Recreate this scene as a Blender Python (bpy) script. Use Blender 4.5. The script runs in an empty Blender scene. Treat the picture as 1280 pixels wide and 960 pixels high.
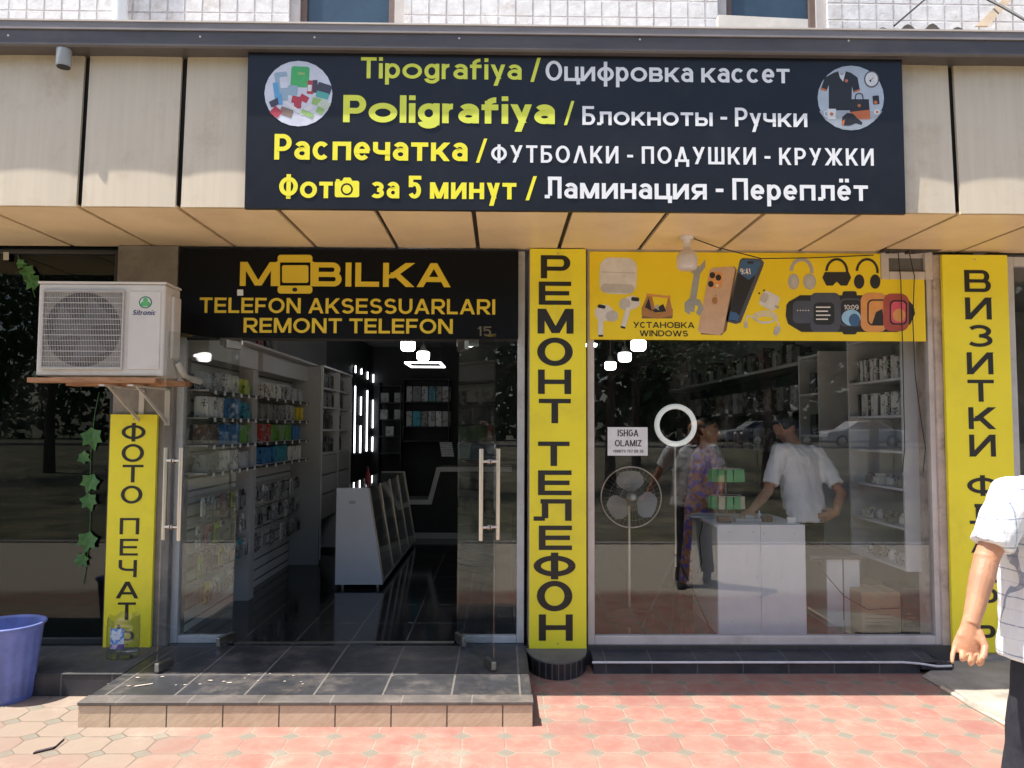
import bpy, bmesh, math, random
from mathutils import Vector, Matrix
random.seed(7)
sc = bpy.context.scene
COL = sc.collection
R = math.radians
PI = math.pi

# ------------------------------------------------------------------ camera
YAW, PITCH, ROLL, FPX, CH = R(0.844), R(3.286), R(0.2315), 955.44, 1.655
def _axes():
    cy, sy = math.cos(YAW), math.sin(YAW)
    f = Vector((sy*math.cos(PITCH), cy*math.cos(PITCH), math.sin(PITCH)))
    r = Vector((cy, -sy, 0)); u = r.cross(f)
    c, s = math.cos(ROLL), math.sin(ROLL)
    return c*r+s*u, -s*r+c*u, f
AX = _axes()
cam = bpy.data.cameras.new('camera'); cam.lens = FPX/1280*36; cam.sensor_width = 36
cam.clip_start = 0.05; cam.clip_end = 2000
camo = bpy.data.objects.new('camera', cam); COL.objects.link(camo)
m = Matrix((AX[0], AX[1], -AX[2])).transposed().to_4x4(); m.translation = (0, 0, CH)
camo.matrix_world = m
sc.camera = camo

# ------------------------------------------------------------------ sky, sun, exposure
SUN = Vector((-0.36, -0.125, 1.0)).normalized()
world = bpy.data.worlds.new('World'); sc.world = world; world.use_nodes = True
nt = world.node_tree
sky = nt.nodes.new('ShaderNodeTexSky'); sky.sky_type = 'NISHITA'; sky.sun_disc = False
sky.sun_elevation = math.asin(SUN.z); sky.sun_rotation = math.atan2(SUN.x, SUN.y)
sky.dust_density = 2.0; sky.air_density = 1.0
nt.links.new(sky.outputs[0], nt.nodes['Background'].inputs[0])
nt.nodes['Background'].inputs[1].default_value = 0.12
sl = bpy.data.lights.new('sun', 'SUN'); sl.energy = 4.3; sl.angle = R(0.5); sl.color = (1.0, 0.95, 0.86)
so = bpy.data.objects.new('sun', sl); COL.objects.link(so)
so.rotation_euler = (-SUN).to_track_quat('-Z', 'Y').to_euler()
so.location = (-4, -1, 12)
sc.view_settings.view_transform = 'Standard'; sc.view_settings.look = 'None'
sc.view_settings.exposure = 1.26; sc.view_settings.gamma = 1.0
sc.render.engine = 'CYCLES'
cy = sc.cycles
cy.max_bounces = 9; cy.diffuse_bounces = 5; cy.glossy_bounces = 4; cy.transparent_max_bounces = 24
cy.caustics_reflective = False; cy.caustics_refractive = False; cy.sample_clamp_indirect = 6
cy.use_denoising = True

# ------------------------------------------------------------------ photo-to-world helpers (used to measure places on real planes)
def ray(px, py):
    return (px-640)/FPX*AX[0] + (480-py)/FPX*AX[1] + AX[2]
def at(px, py, Y):
    d = ray(px, py); t = Y/d.y
    return d.x*t, CH + d.z*t
def atz(px, py, z):
    d = ray(px, py); t = (z-CH)/d.z
    return d.x*t, d.y*t
def rect(x0, y0, x1, y1, Y):
    a = at(x0, (y0+y1)/2, Y)[0]; b = at(x1, (y0+y1)/2, Y)[0]
    c = at((x0+x1)/2, y1, Y)[1]; d = at((x0+x1)/2, y0, Y)[1]
    return a, b, c, d

# ------------------------------------------------------------------ materials
class NT:
    def __init__(s, name):
        s.m = bpy.data.materials.new(name); s.m.use_nodes = True
        s.t = s.m.node_tree; s.b = s.t.nodes['Principled BSDF']; s.out = s.t.nodes['Material Output']
        s._pos = None
    def n(s, typ, **kw):
        x = s.t.nodes.new(typ)
        for k, v in kw.items(): setattr(x, k, v)
        return x
    def l(s, a, b): s.t.links.new(a, b)
    def set(s, sock, v):
        if hasattr(v, 'is_output'): s.l(v, sock)
        else: sock.default_value = v
    def pos(s):
        if not s._pos: s._pos = s.n('ShaderNodeNewGeometry').outputs['Position']
        return s._pos
    def math(s, op, a, b=0.0, c=None):
        x = s.n('ShaderNodeMath', operation=op); s.set(x.inputs[0], a); s.set(x.inputs[1], b)
        if c is not None: s.set(x.inputs[2], c)
        return x.outputs[0]
    def xyz(s, v=None):
        x = s.n('ShaderNodeSeparateXYZ'); s.l(v or s.pos(), x.inputs[0]); return x.outputs
    def noise(s, scale, detail=4, rough=.6, vec=None, stretch=None):
        x = s.n('ShaderNodeTexNoise'); x.inputs['Scale'].default_value = scale
        x.inputs['Detail'].default_value = detail; x.inputs['Roughness'].default_value = rough
        v = vec or s.pos()
        if stretch:
            mp = s.n('ShaderNodeMapping'); s.l(v, mp.inputs[0]); mp.inputs['Scale'].default_value = stretch; v = mp.outputs[0]
        s.l(v, x.inputs['Vector']); return x.outputs['Fac']
    def ramp(s, fac, a, b):
        x = s.n('ShaderNodeMapRange'); s.set(x.inputs[0], fac); x.inputs[1].default_value = a; x.inputs[2].default_value = b
        x.interpolation_type = 'SMOOTHSTEP'; return x.outputs[0]
    def mix(s, f, a, b):
        x = s.n('ShaderNodeMix', data_type='RGBA'); s.set(x.inputs[0], f)
        for i, v in ((6, a), (7, b)):
            s.set(x.inputs[i], v if hasattr(v, 'is_output') else (*v[:3], 1))
        return x.outputs[2]
    def color(s, v): s.set(s.b.inputs['Base Color'], v if hasattr(v, 'is_output') else (*v[:3], 1))
    def bump(s, h, strength=.3, dist=.01):
        x = s.n('ShaderNodeBump'); x.inputs['Strength'].default_value = strength; x.inputs['Distance'].default_value = dist
        s.l(h, x.inputs['Height']); s.l(x.outputs[0], s.b.inputs['Normal'])
    def inp(s, k, v): s.set(s.b.inputs[k], v)

_M = {}
def mat(name, c, rough=.55, var=.12, scale=6., bump=0., bscale=40., metal=0., spec=.5, dirt=None, dirt_amt=.0, stretch=None):
    """a paint, plastic, plaster, metal ... with uneven tone, fine relief and optional blotches of dirt"""
    if name in _M: return _M[name]
    t = NT(name)
    c = tuple(c)
    f = t.noise(scale, 5, .65, stretch=stretch)
    lo = tuple(max(0, x*(1-var)) for x in c); hi = tuple(min(1, x*(1+var)) for x in c)
    col = t.mix(t.ramp(f, .3, .7), lo, hi)
    if dirt:
        g = t.noise(scale*.45+.7, 8, .7)
        col = t.mix(t.math('MULTIPLY', t.ramp(g, .5, .72), dirt_amt), col, dirt)
    t.color(col); t.inp('Roughness', rough); t.inp('Metallic', metal); t.inp('Specular IOR Level', spec)
    r2 = t.noise(scale*3, 4); mr = t.n('ShaderNodeMapRange'); t.l(r2, mr.inputs[0])
    mr.inputs[3].default_value = max(.02, rough-.08); mr.inputs[4].default_value = min(1, rough+.1); t.l(mr.outputs[0], t.b.inputs['Roughness'])
    if bump: t.bump(t.noise(bscale, 5), bump, .004)
    _M[name] = t.m
    return t.m
def emit(name, c, s):
    if name in _M: return _M[name]
    t = NT(name); t.color((.8, .8, .8)); t.inp('Emission Color', (*c, 1)); t.inp('Emission Strength', s); _M[name] = t.m; return t.m
def glass(name, tint, refl=1.0, rough=0.0, dirt=0.0):
    if name in _M: return _M[name]
    t = NT(name); t.t.nodes.remove(t.b)
    tr = t.n('ShaderNodeBsdfTransparent'); tr.inputs[0].default_value = (*tint, 1)
    gl = t.n('ShaderNodeBsdfGlossy'); gl.inputs['Roughness'].default_value = rough
    lw = t.n('ShaderNodeLayerWeight'); lw.inputs[0].default_value = .5
    f5 = t.math('POWER', lw.outputs['Facing'], 5.0)
    f = t.math('MULTIPLY_ADD', f5, .9, .042*refl)
    # slight waviness of the float glass
    bp = t.n('ShaderNodeBump'); bp.inputs['Strength'].default_value = .005; bp.inputs['Distance'].default_value = .02
    t.l(t.noise(1.3, 1), bp.inputs['Height']); t.l(bp.outputs[0], gl.inputs['Normal'])
    mx = t.n('ShaderNodeMixShader'); t.l(f, mx.inputs[0]); t.l(tr.outputs[0], mx.inputs[1]); t.l(gl.outputs[0], mx.inputs[2])
    last = mx
    if dirt:
        df = t.n('ShaderNodeBsdfDiffuse'); df.inputs[0].default_value = (.5, .48, .44, 1)
        m2 = t.n('ShaderNodeMixShader')
        sm = t.math('MULTIPLY', t.ramp(t.noise(3.2, 8, .75, stretch=(1, 1, .45)), .45, .85), dirt)
        t.l(sm, m2.inputs[0]); t.l(mx.outputs[0], m2.inputs[1]); t.l(df.outputs[0], m2.inputs[2]); last = m2
    t.l(last.outputs[0], t.out.inputs[0]); _M[name] = t.m; return t.m

# ------------------------------------------------------------------ mesh collector
def worldloc(o):
    v = Vector((0, 0, 0))
    while o is not None: v += o.location; o = o.parent
    return v
class MB:
    def __init__(s): s.v = []; s.f = []; s.mi = []; s.sm = []
    def add(s, vs, fs, mi=0, smooth=False):
        o = len(s.v); s.v += [tuple(v) for v in vs]
        for f in fs: s.f.append([i+o for i in f]); s.mi.append(mi); s.sm.append(smooth)
        return s
    def box(s, x0, x1, y0, y1, z0, z1, mi=0):
        return s.add([(x0,y0,z0),(x1,y0,z0),(x1,y1,z0),(x0,y1,z0),(x0,y0,z1),(x1,y0,z1),(x1,y1,z1),(x0,y1,z1)],
                     [(0,3,2,1),(4,5,6,7),(0,1,5,4),(1,2,6,5),(2,3,7,6),(3,0,4,7)], mi)
    def hexa(s, p, mi=0):
        return s.add(p, [(0,3,2,1),(4,5,6,7),(0,1,5,4),(1,2,6,5),(2,3,7,6),(3,0,4,7)], mi)
    def prism(s, poly, y0, y1, mi=0):      # polygon in x,z (counter-clockwise seen from -y), extruded along y
        n = len(poly)
        vs = [(x, y0, z) for x, z in poly]+[(x, y1, z) for x, z in poly]
        return s.add(vs, [tuple(range(n)), tuple(range(2*n-1, n-1, -1))]+[(i, i+n, (i+1) % n+n, (i+1) % n) for i in range(n)], mi)
    def prismx(s, poly, x0, x1, mi=0):     # polygon in y,z extruded along x
        n = len(poly)
        vs = [(x0, y, z) for y, z in poly]+[(x1, y, z) for y, z in poly]
        return s.add(vs, [tuple(range(n-1, -1, -1)), tuple(range(n, 2*n))]+[(i, (i+1) % n, (i+1) % n+n, i+n) for i in range(n)], mi)
    def prismz(s, poly, z0, z1, mi=0):
        n = len(poly)
        vs = [(x, y, z0) for x, y in poly]+[(x, y, z1) for x, y in poly]
        return s.add(vs, [tuple(range(n-1, -1, -1)), tuple(range(n, 2*n))]+[(i, (i+1) % n, (i+1) % n+n, i+n) for i in range(n)], mi)
    def tube(s, pts, r, n=10, mi=0, closed=False):
        pts = [Vector(p) for p in pts]; N = len(pts)
        rs = r if isinstance(r, (list, tuple)) else [r]*N
        vs = []; fs = []; up = None
        for i, p in enumerate(pts):
            a = pts[(i-1) % N] if (i or closed) else p; b = pts[(i+1) % N] if (i < N-1 or closed) else p
            d = (b-a).normalized()
            if up is None: up = d.orthogonal().normalized()
            up = (up-d*up.dot(d)).normalized(); w = d.cross(up)
            vs += [p+rs[i]*(math.cos(2*PI*k/n)*up+math.sin(2*PI*k/n)*w) for k in range(n)]
        for i in range(N if closed else N-1):
            j = (i+1) % N
            fs += [(i*n+k, i*n+(k+1) % n, j*n+(k+1) % n, j*n+k) for k in range(n)]
        s.add(vs, fs, mi, True)
        if not closed: s.add(vs[:n][::-1], [tuple(range(n))], mi); s.add(vs[-n:], [tuple(range(n))], mi)
        return s
    def lathe(s, prof, c=(0,0,0), n=28, mi=0, ax='z', smooth=True, caps=True):   # prof: (radius, height)
        vs = []; fs = []
        for r, h in prof:
            for k in range(n):
                a = 2*PI*k/n; x, y = r*math.cos(a), r*math.sin(a)
                vs.append((c[0]+x, c[1]+y, c[2]+h) if ax == 'z' else (c[0]+x, c[1]-h, c[2]+y) if ax == 'y' else (c[0]+h, c[1]+x, c[2]+y))
        for i in range(len(prof)-1):
            fs += [(i*n+k, i*n+(k+1) % n, (i+1)*n+(k+1) % n, (i+1)*n+k) for k in range(n)]
        s.add(vs, fs, mi, smooth)
        for i, rev in ((0, True), (len(prof)-1, False)):
            if caps and prof[i][0] > 1e-5:
                q = vs[i*n:(i+1)*n]; s.add(q[::-1] if rev else q, [tuple(range(n))], mi)
        return s
    def loft(s, rings, mi=0, caps=True, n=None):      # rings of equal length, closed round
        n = len(rings[0]); vs = [p for r in rings for p in r]
        fs = [(i*n+k, i*n+(k+1) % n, (i+1)*n+(k+1) % n, (i+1)*n+k) for i in range(len(rings)-1) for k in range(n)]
        s.add(vs, fs, mi, True)
        if caps: s.add(rings[0][::-1], [tuple(range(n))], mi); s.add(rings[-1], [tuple(range(n))], mi)
        return s
    def limb(s, pts, radii, n=12, mi=0):               # elliptical loft along a path; radii: r or (ra, rb, axis)
        return s.tube(pts, radii, n, mi)
    def ball(s, c, r, n=14, mi=0):
        rx, ry, rz = r if isinstance(r, (tuple, list)) else (r, r, r)
        rings = []
        for i in range(1, n):
            a = PI*i/n
            rings.append([(c[0]+rx*math.sin(a)*math.cos(2*PI*k/(2*n)), c[1]+ry*math.sin(a)*math.sin(2*PI*k/(2*n)), c[2]-rz*math.cos(a)) for k in range(2*n)])
        s.loft(rings, mi)
        return s
    def build(s, name, mats, parent=None, bevel=0., smooth=False, origin=None):
        o = Vector(origin) if origin is not None else (worldloc(parent) if parent else Vector((0, 0, 0)))
        me = bpy.data.meshes.new(name)
        me.from_pydata([tuple(Vector(v)-o) for v in s.v], [], s.f)
        if not isinstance(mats, (list, tuple)): mats = [mats]
        for mm in mats: me.materials.append(mm)
        me.polygons.foreach_set('material_index', s.mi)
        me.polygons.foreach_set('use_smooth', [bool(a or smooth) for a in s.sm])
        if bevel:
            bm = bmesh.new(); bm.from_mesh(me)
            bmesh.ops.remove_doubles(bm, verts=bm.verts, dist=1e-6)
            ed = [e for e in bm.edges if len(e.link_faces) == 2 and e.calc_face_angle(0) > .6]
            bmesh.ops.bevel(bm, geom=ed, offset=bevel, segments=2, profile=.5, affect='EDGES', clamp_overlap=True)
            bm.to_mesh(me); bm.free()
        me.update()
        ob = bpy.data.objects.new(name, me); COL.objects.link(ob)
        if parent: ob.parent = parent
        elif origin is not None: ob.location = o
        return ob
def B(*a): return MB().box(*a)
def tag(o, label=None, cat=None, group=None, kind=None):
    for k, v in (('label', label), ('category', cat), ('group', group), ('kind', kind)):
        if v: o[k] = v
    return o
def thing(name, label, cat, loc=(0, 0, 0), group=None):
    o = bpy.data.objects.new(name, None); o.empty_display_size = .1; COL.objects.link(o); o.location = loc
    return tag(o, label, cat, group)
def kids(o): return [c for c in COL.objects if c.parent is o]
def dup(o, loc=None, rot=None, parent=None):
    c = o.copy(); COL.objects.link(c)
    if parent: c.parent = parent
    for ch in list(o.children): dup(ch, parent=c)
    if loc is not None: c.location = loc
    if rot is not None: c.rotation_euler = rot
    return c

# ------------------------------------------------------------------ lettering drawn with strokes
GL = {
'A':'.95|d 0 0 .5 1|d 1 0 .5 1|h .27 .2 .8','B':'.82|v 0|b 0 .5 1 .94|b 0 0 .5','Б':'.8|v 0|h 1 0 .92|b 0 0 .55','C':'.8|a .5 .5 .5 .5 42 318',
'D':'.88|v 0|b 0 0 1','Д':'1|h .14 0 1|d .14 .14 .5 1|d .86 .14 .5 1|v 0 -.16 .2|v 1 -.16 .2','E':'.74|v 0|h 0|h .5 0 .94|h 1','F':'.7|v 0|h 1|h .48 0 .9',
'G':'.92|a .5 .5 .5 .5 45 360|h .5 .55 1','H':'.86|v 0|v 1|h .5','I':'0|v 0','K':'.86|v 0|d .14 .36 1 1|d .34 .6 1 0','L':'.68|v 0|h 0',
'Л':'.92|v 1|h 1 .18 1|v .26 .12 1|h 0 0 .3','Λ':'.95|d 0 0 .5 1|d 1 0 .5 1','M':'1.05|v 0|v 1|d .03 1 .5 .02|d .97 1 .5 .02','N':'.88|v 0|v 1|d 0 1 1 0',
'И':'.88|v 0|v 1|d 0 0 1 1','O':'1|a .5 .5 .5 .5 0 360','P':'.8|v 0|b 0 .4 1','П':'.86|v 0|v 1|h 1','R':'.84|v 0|b 0 .42 1|d .42 .45 1 0',
'S':'.78|a .5 .75 .46 .25 25 270|a .5 .25 .5 .25 -155 90','T':'.8|h 1|v .5','U':'.86|v 0 .38 1|v 1 .38 1|a .5 .38 .5 .38 180 360','У':'.86|d 1 1 .25 0|d 0 1 .6 .34',
'W':'1.3|d 0 1 .25 0|d .5 1 .25 0|d .5 1 .75 0|d 1 1 .75 0','Z':'.8|h 0|h 1|d .08 .05 .92 .95','З':'.78|a .5 .75 .45 .25 -90 150|a .5 .25 .5 .25 -150 90',
'Ф':'1.1|v .5 -.04 1.04|a .5 .5 .5 .4 0 360','Ц':'.86|v 0|v 1|h 0 0 1.14|v 1.14 -.24 .1','Ч':'.8|v 1|v 0 .6 1|a .5 .64 .5 .22 180 270|h .42 .48 1',
'Ш':'1.15|v 0|v .5|v 1|h 0','Ы':'1.1|v 0|v 1|b 0 0 .55 .66','Ь':'.78|v 0|b 0 0 .55','Ж':'1.25|v .5|d 0 1 .44 .45|d 0 0 .44 .55|d 1 1 .56 .45|d 1 0 .56 .55',
'Я':'.84|v 1|c 1 .42 1|d .58 .45 0 0','5':'.74|h 1 .08 1|v .06 .5 1|a .48 .33 .5 .33 -150 118','1':'.4|v .85|d 0 .72 .85 1','0':'.74|a .5 .5 .5 .5 0 360','9':'.74|a .5 .7 .5 .3 0 360|v 1 .5 .72|a .5 .5 .5 .5 -130 0',
'7':'.7|h 1|d .25 0 .95 .95','3':'.74|a .5 .75 .45 .25 -90 150|a .5 .25 .5 .25 -150 90','8':'.74|a .5 .76 .45 .24 0 360|a .5 .25 .5 .26 0 360','4':'.78|v .75|h .25|d .02 .2 .72 1','2':'.74|a .5 .7 .5 .3 0 170|h 0|d .05 .05 .95 .62',
'(':'.3|a 1.2 .5 1.2 .58 120 240','-':'.42|h .42','/':'.42|d 0 -.05 1 1.03','+':'.6|h .45|v .5 .15 .8',':':'0|v 0 .1 .3|v 0 .6 .8',')':'.3|a -.2 .5 1.2 .58 -60 60',
# lower case (x-height glyphs)
'a':'.72l|a .5 .3 .5 .3 0 360|v 1 0 .72|a .5 .66 .5 .34 0 150','e':'.76l|a .5 .5 .5 .5 0 318|h .5 .08 .95','p':'.76l|v 0 -.4 1|a .5 .5 .5 .5 0 360','у':'.74l|d 1 1 .28 -.4|d 0 1 .62 .06',
'ф':'1l|v .5 -.36 1.36|a .5 .5 .5 .5 0 360','i':'0l|v 0|v 0 1.16 1.4','l':'0l|v 0 0 1.4','f':'.62l|v .3 0 1.16|a 1 1.14 .7 .34 88 180|h .96 0 .95','g':'.76l|a .5 .5 .5 .5 0 360|v 1 -.12 1|a .5 -.1 .5 .3 185 360',
'r':'.48l|v 0|a .95 .55 .95 .45 85 180','t':'.46l|v .34 .1 1.34|h 1|h 0 .34 1','n':'.72l|v 0|v 1 0 .6|a .5 .58 .5 .42 0 180',
'ё':'.76l|a .5 .5 .5 .5 0 318|h .5 .08 .95|v .2 1.18 1.42|v .8 1.18 1.42',
}
CYC = dict(zip('АВЕКМНОРСТХ', 'ABEKMHOPCTX'))
LOW = {'а':'a','с':'C','п':'П','е':'e','ч':'Ч','т':'T','к':'K','о':'O','з':'З','м':'M','и':'И','н':'H','ц':'Ц','р':'p','в':'B','л':'Л','ы':'Ы','я':'Я','c':'C','o':'O','y':'у'}
def glyph(ch):
    low = False
    if ch in CYC: ch = CYC[ch]
    if ch in LOW: ch = LOW[ch]; low = True
    parts = GL[ch].split('|'); w = parts[0]
    if w.endswith('l'): low = True; w = w[:-1]
    return float(w), low, [p.split() for p in parts[1:]]
def strokes(ch, w, Hc, s, xh=.72, hf=.88):
    """quads of one letter, width w, cap height Hc, stroke s"""
    _, low, st = glyph(ch); H = Hc*xh if low else Hc
    if w < s: w = s
    t = s*hf; Q = []
    mx = lambda u: s/2+u*(w-s); my = lambda v: t/2+v*(H-t)
    def path(P, closed=False):
        n = len(P); out = []
        for i in range(n):
            a = P[(i-1) % n] if (i or closed) else P[i]; b = P[(i+1) % n] if (i < n-1 or closed) else P[i]
            dx, dy = b[0]-a[0], b[1]-a[1]; L = math.hypot(dx, dy) or 1
            nx, ny = -dy/L*s/2, dx/L*t/2
            out.append(((P[i][0]+nx, P[i][1]+ny), (P[i][0]-nx, P[i][1]-ny)))
        for i in range(n if closed else n-1):
            j = (i+1) % n; Q.append((out[i][0], out[i][1], out[j][1], out[j][0]))
    for p in st:
        k, a = p[0], [float(x) for x in p[1:]]
        if k == 'v':
            y0, y1 = (a[1], a[2]) if len(a) > 1 else (0, 1); x = mx(a[0])
            Q.append(((x-s/2, y0*H), (x+s/2, y0*H), (x+s/2, y1*H), (x-s/2, y1*H)))
        elif k == 'h':
            x0, x1 = (a[1], a[2]) if len(a) > 1 else (0, 1); y = my(a[0])
            Q.append(((x0*w, y-t/2), (x1*w, y-t/2), (x1*w, y+t/2), (x0*w, y+t/2)))
        elif k == 'd':
            x0, y0, x1, y1 = mx(a[0]), a[1]*H, mx(a[2]), a[3]*H
            hw = s*.5*min(1.7, math.hypot(x1-x0, y1-y0)/max(1e-4, abs(y1-y0)))*.98
            q = ((x0-hw, y0), (x0+hw, y0), (x1+hw, y1), (x1-hw, y1)); Q.append(q if y1 > y0 else (q[3], q[2], q[1], q[0]))
        elif k == 'a':
            N = 22; c = (mx(a[0]), my(a[1])); rx, ry = a[2]*(w-s), a[3]*(H-t)
            full = a[5]-a[4] >= 360; M = N*2 if full else N
            path([(c[0]+rx*math.cos(R(a[4]+(a[5]-a[4])*i/M)), c[1]+ry*math.sin(R(a[4]+(a[5]-a[4])*i/M))) for i in range(M if full else M+1)], full)
        elif k in 'bc':
            sg = 1 if k == 'b' else -1
            xe = mx(a[3] if len(a) > 3 else (1 if k == 'b' else 0)); y0, y1 = my(a[1]), my(a[2]); ry = (y1-y0)/2
            rx = min(ry, abs(xe-mx(a[0]))*.8); x0 = mx(a[0])
            path([(x0, y1)]+[(xe-sg*rx+sg*rx*math.cos(R(90-180*i/16)), y0+ry+ry*math.sin(R(90-180*i/16))) for i in range(17)]+[(x0, y0)])
    return Q
def text_mesh(mb, txt, x0, x1, z0, z1, Y, weight=.2, gap=.15, mi=0, slant=0., xh=.72, hf=.88):
    """letters fitted between x0..x1, baseline z0, cap line z1, lying on plane y = Y, facing -y"""
    H = z1-z0; s = weight*H
    ws = []; 
    for ch in txt: ws.append(None if ch == ' ' else glyph(ch)[0]*H)
    sp = .5*H
    gaps = gap*H*sum(1 for i in range(len(txt)-1) if txt[i] != ' ' and txt[i+1] != ' ')
    fix = gaps+sp*txt.count(' ')+s*sum(1 for w in ws if w == 0)
    W = sum(w for w in ws if w); k = (x1-x0-fix)/W
    if k < .8:       # condensed line: take some of it out of the gaps
        q = (x1-x0-s*sum(1 for w in ws if w == 0))/(gaps+sp*txt.count(' ')+W); q = max(q, .1); k = q; sp *= q; gap *= q
    x = x0; n = 0; mb.words = []; st = len(mb.f)
    for i, ch in enumerate(txt):
        if ch == ' ':
            x += sp; mb.words.append((st, len(mb.f))); st = len(mb.f); continue
        w = ws[i]*k or s; n = 0
        for q in strokes(ch, w, H, s, xh, hf):
            y = Y-.00004*n; n += 1
            mb.add([(x+a+slant*b, y, z0+b) for a, b in q], [(0, 1, 2, 3)], mi)
        x += w + (gap*H if i+1 < len(txt) and txt[i+1] != ' ' else 0)
    mb.words.append((st, len(mb.f)))
    return mb
def words_px(name, m, parent, txt, px0, px1, top, base, Y, **kw):   # every word a part of its own
    mb = MB(); text_px(mb, txt, px0, px1, top, base, Y, **kw)
    marks = mb.words
    for a, b in marks:
        o = MB(); lo = mb.v[a*4:b*4]; o.add(lo, [tuple(range(i*4, i*4+4)) for i in range(b-a)]); o.build(name, m, parent)
def text_px(mb, txt, px0, px1, top, base, Y, **kw):
    x0, x1, z0, z1 = rect(px0, top, px1, base, Y)
    return text_mesh(mb, txt, x0, x1, z0, z1, Y, **kw)
def disc(mb, cx, cz, rx, rz, Y, n=40, mi=0, a0=0, a1=360):
    P = [(cx+rx*math.cos(R(a0+(a1-a0)*i/n)), Y, cz+rz*math.sin(R(a0+(a1-a0)*i/n))) for i in range(n if a1-a0 >= 360 else n+1)]
    return mb.add(P, [tuple(range(len(P)))], mi)
def flat(mb, pts, Y, mi=0):      # polygon printed on a sign, points in photo pixels of that sign's plane
    P = [(lambda q: (q[0], Y, q[1]))(at(px, py, Y)) for px, py in pts]
    nz = sum((P[i][0]*P[(i+1) % len(P)][2]-P[(i+1) % len(P)][0]*P[i][2]) for i in range(len(P)))
    if nz < 0: P = P[::-1]
    return mb.add(P, [tuple(range(len(P)))], mi)
def rr(x0, y0, x1, y1, r, n=6, rot=0.):
    c = [(x1-r, y1-r, 0), (x0+r, y1-r, 90), (x0+r, y0+r, 180), (x1-r, y0+r, 270)]
    P = [(cx+r*math.cos(R(a+90*i/n)), cy+r*math.sin(R(a+90*i/n))) for cx, cy, a in c for i in range(n+1)]
    if rot:
        mx_, my_ = (x0+x1)/2, (y0+y1)/2; co, si = math.cos(R(rot)), math.sin(R(rot))
        P = [(mx_+(x-mx_)*co-(y-my_)*si, my_+(x-mx_)*si+(y-my_)*co) for x, y in P]
    return P
def ell(cx, cy, rx, ry, n=24, a0=0, a1=360):
    return [(cx+rx*math.cos(R(a0+(a1-a0)*i/n)), cy+ry*math.sin(R(a0+(a1-a0)*i/n))) for i in range(n if a1-a0 >= 360 else n+1)]
def stroke_px(mb, pts, wpx, Y, mi=0):   # printed line, px
    for i in range(len(pts)-1):
        (x0, y0), (x1, y1) = pts[i], pts[i+1]; L = math.hypot(x1-x0, y1-y0) or 1; nx, ny = -(y1-y0)/L*wpx/2, (x1-x0)/L*wpx/2
        flat(mb, [(x0+nx, y0+ny), (x1+nx, y1+ny), (x1-nx, y1-ny), (x0-nx, y0-ny)], Y-.0001*(i % 3), mi)
    return mb
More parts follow.
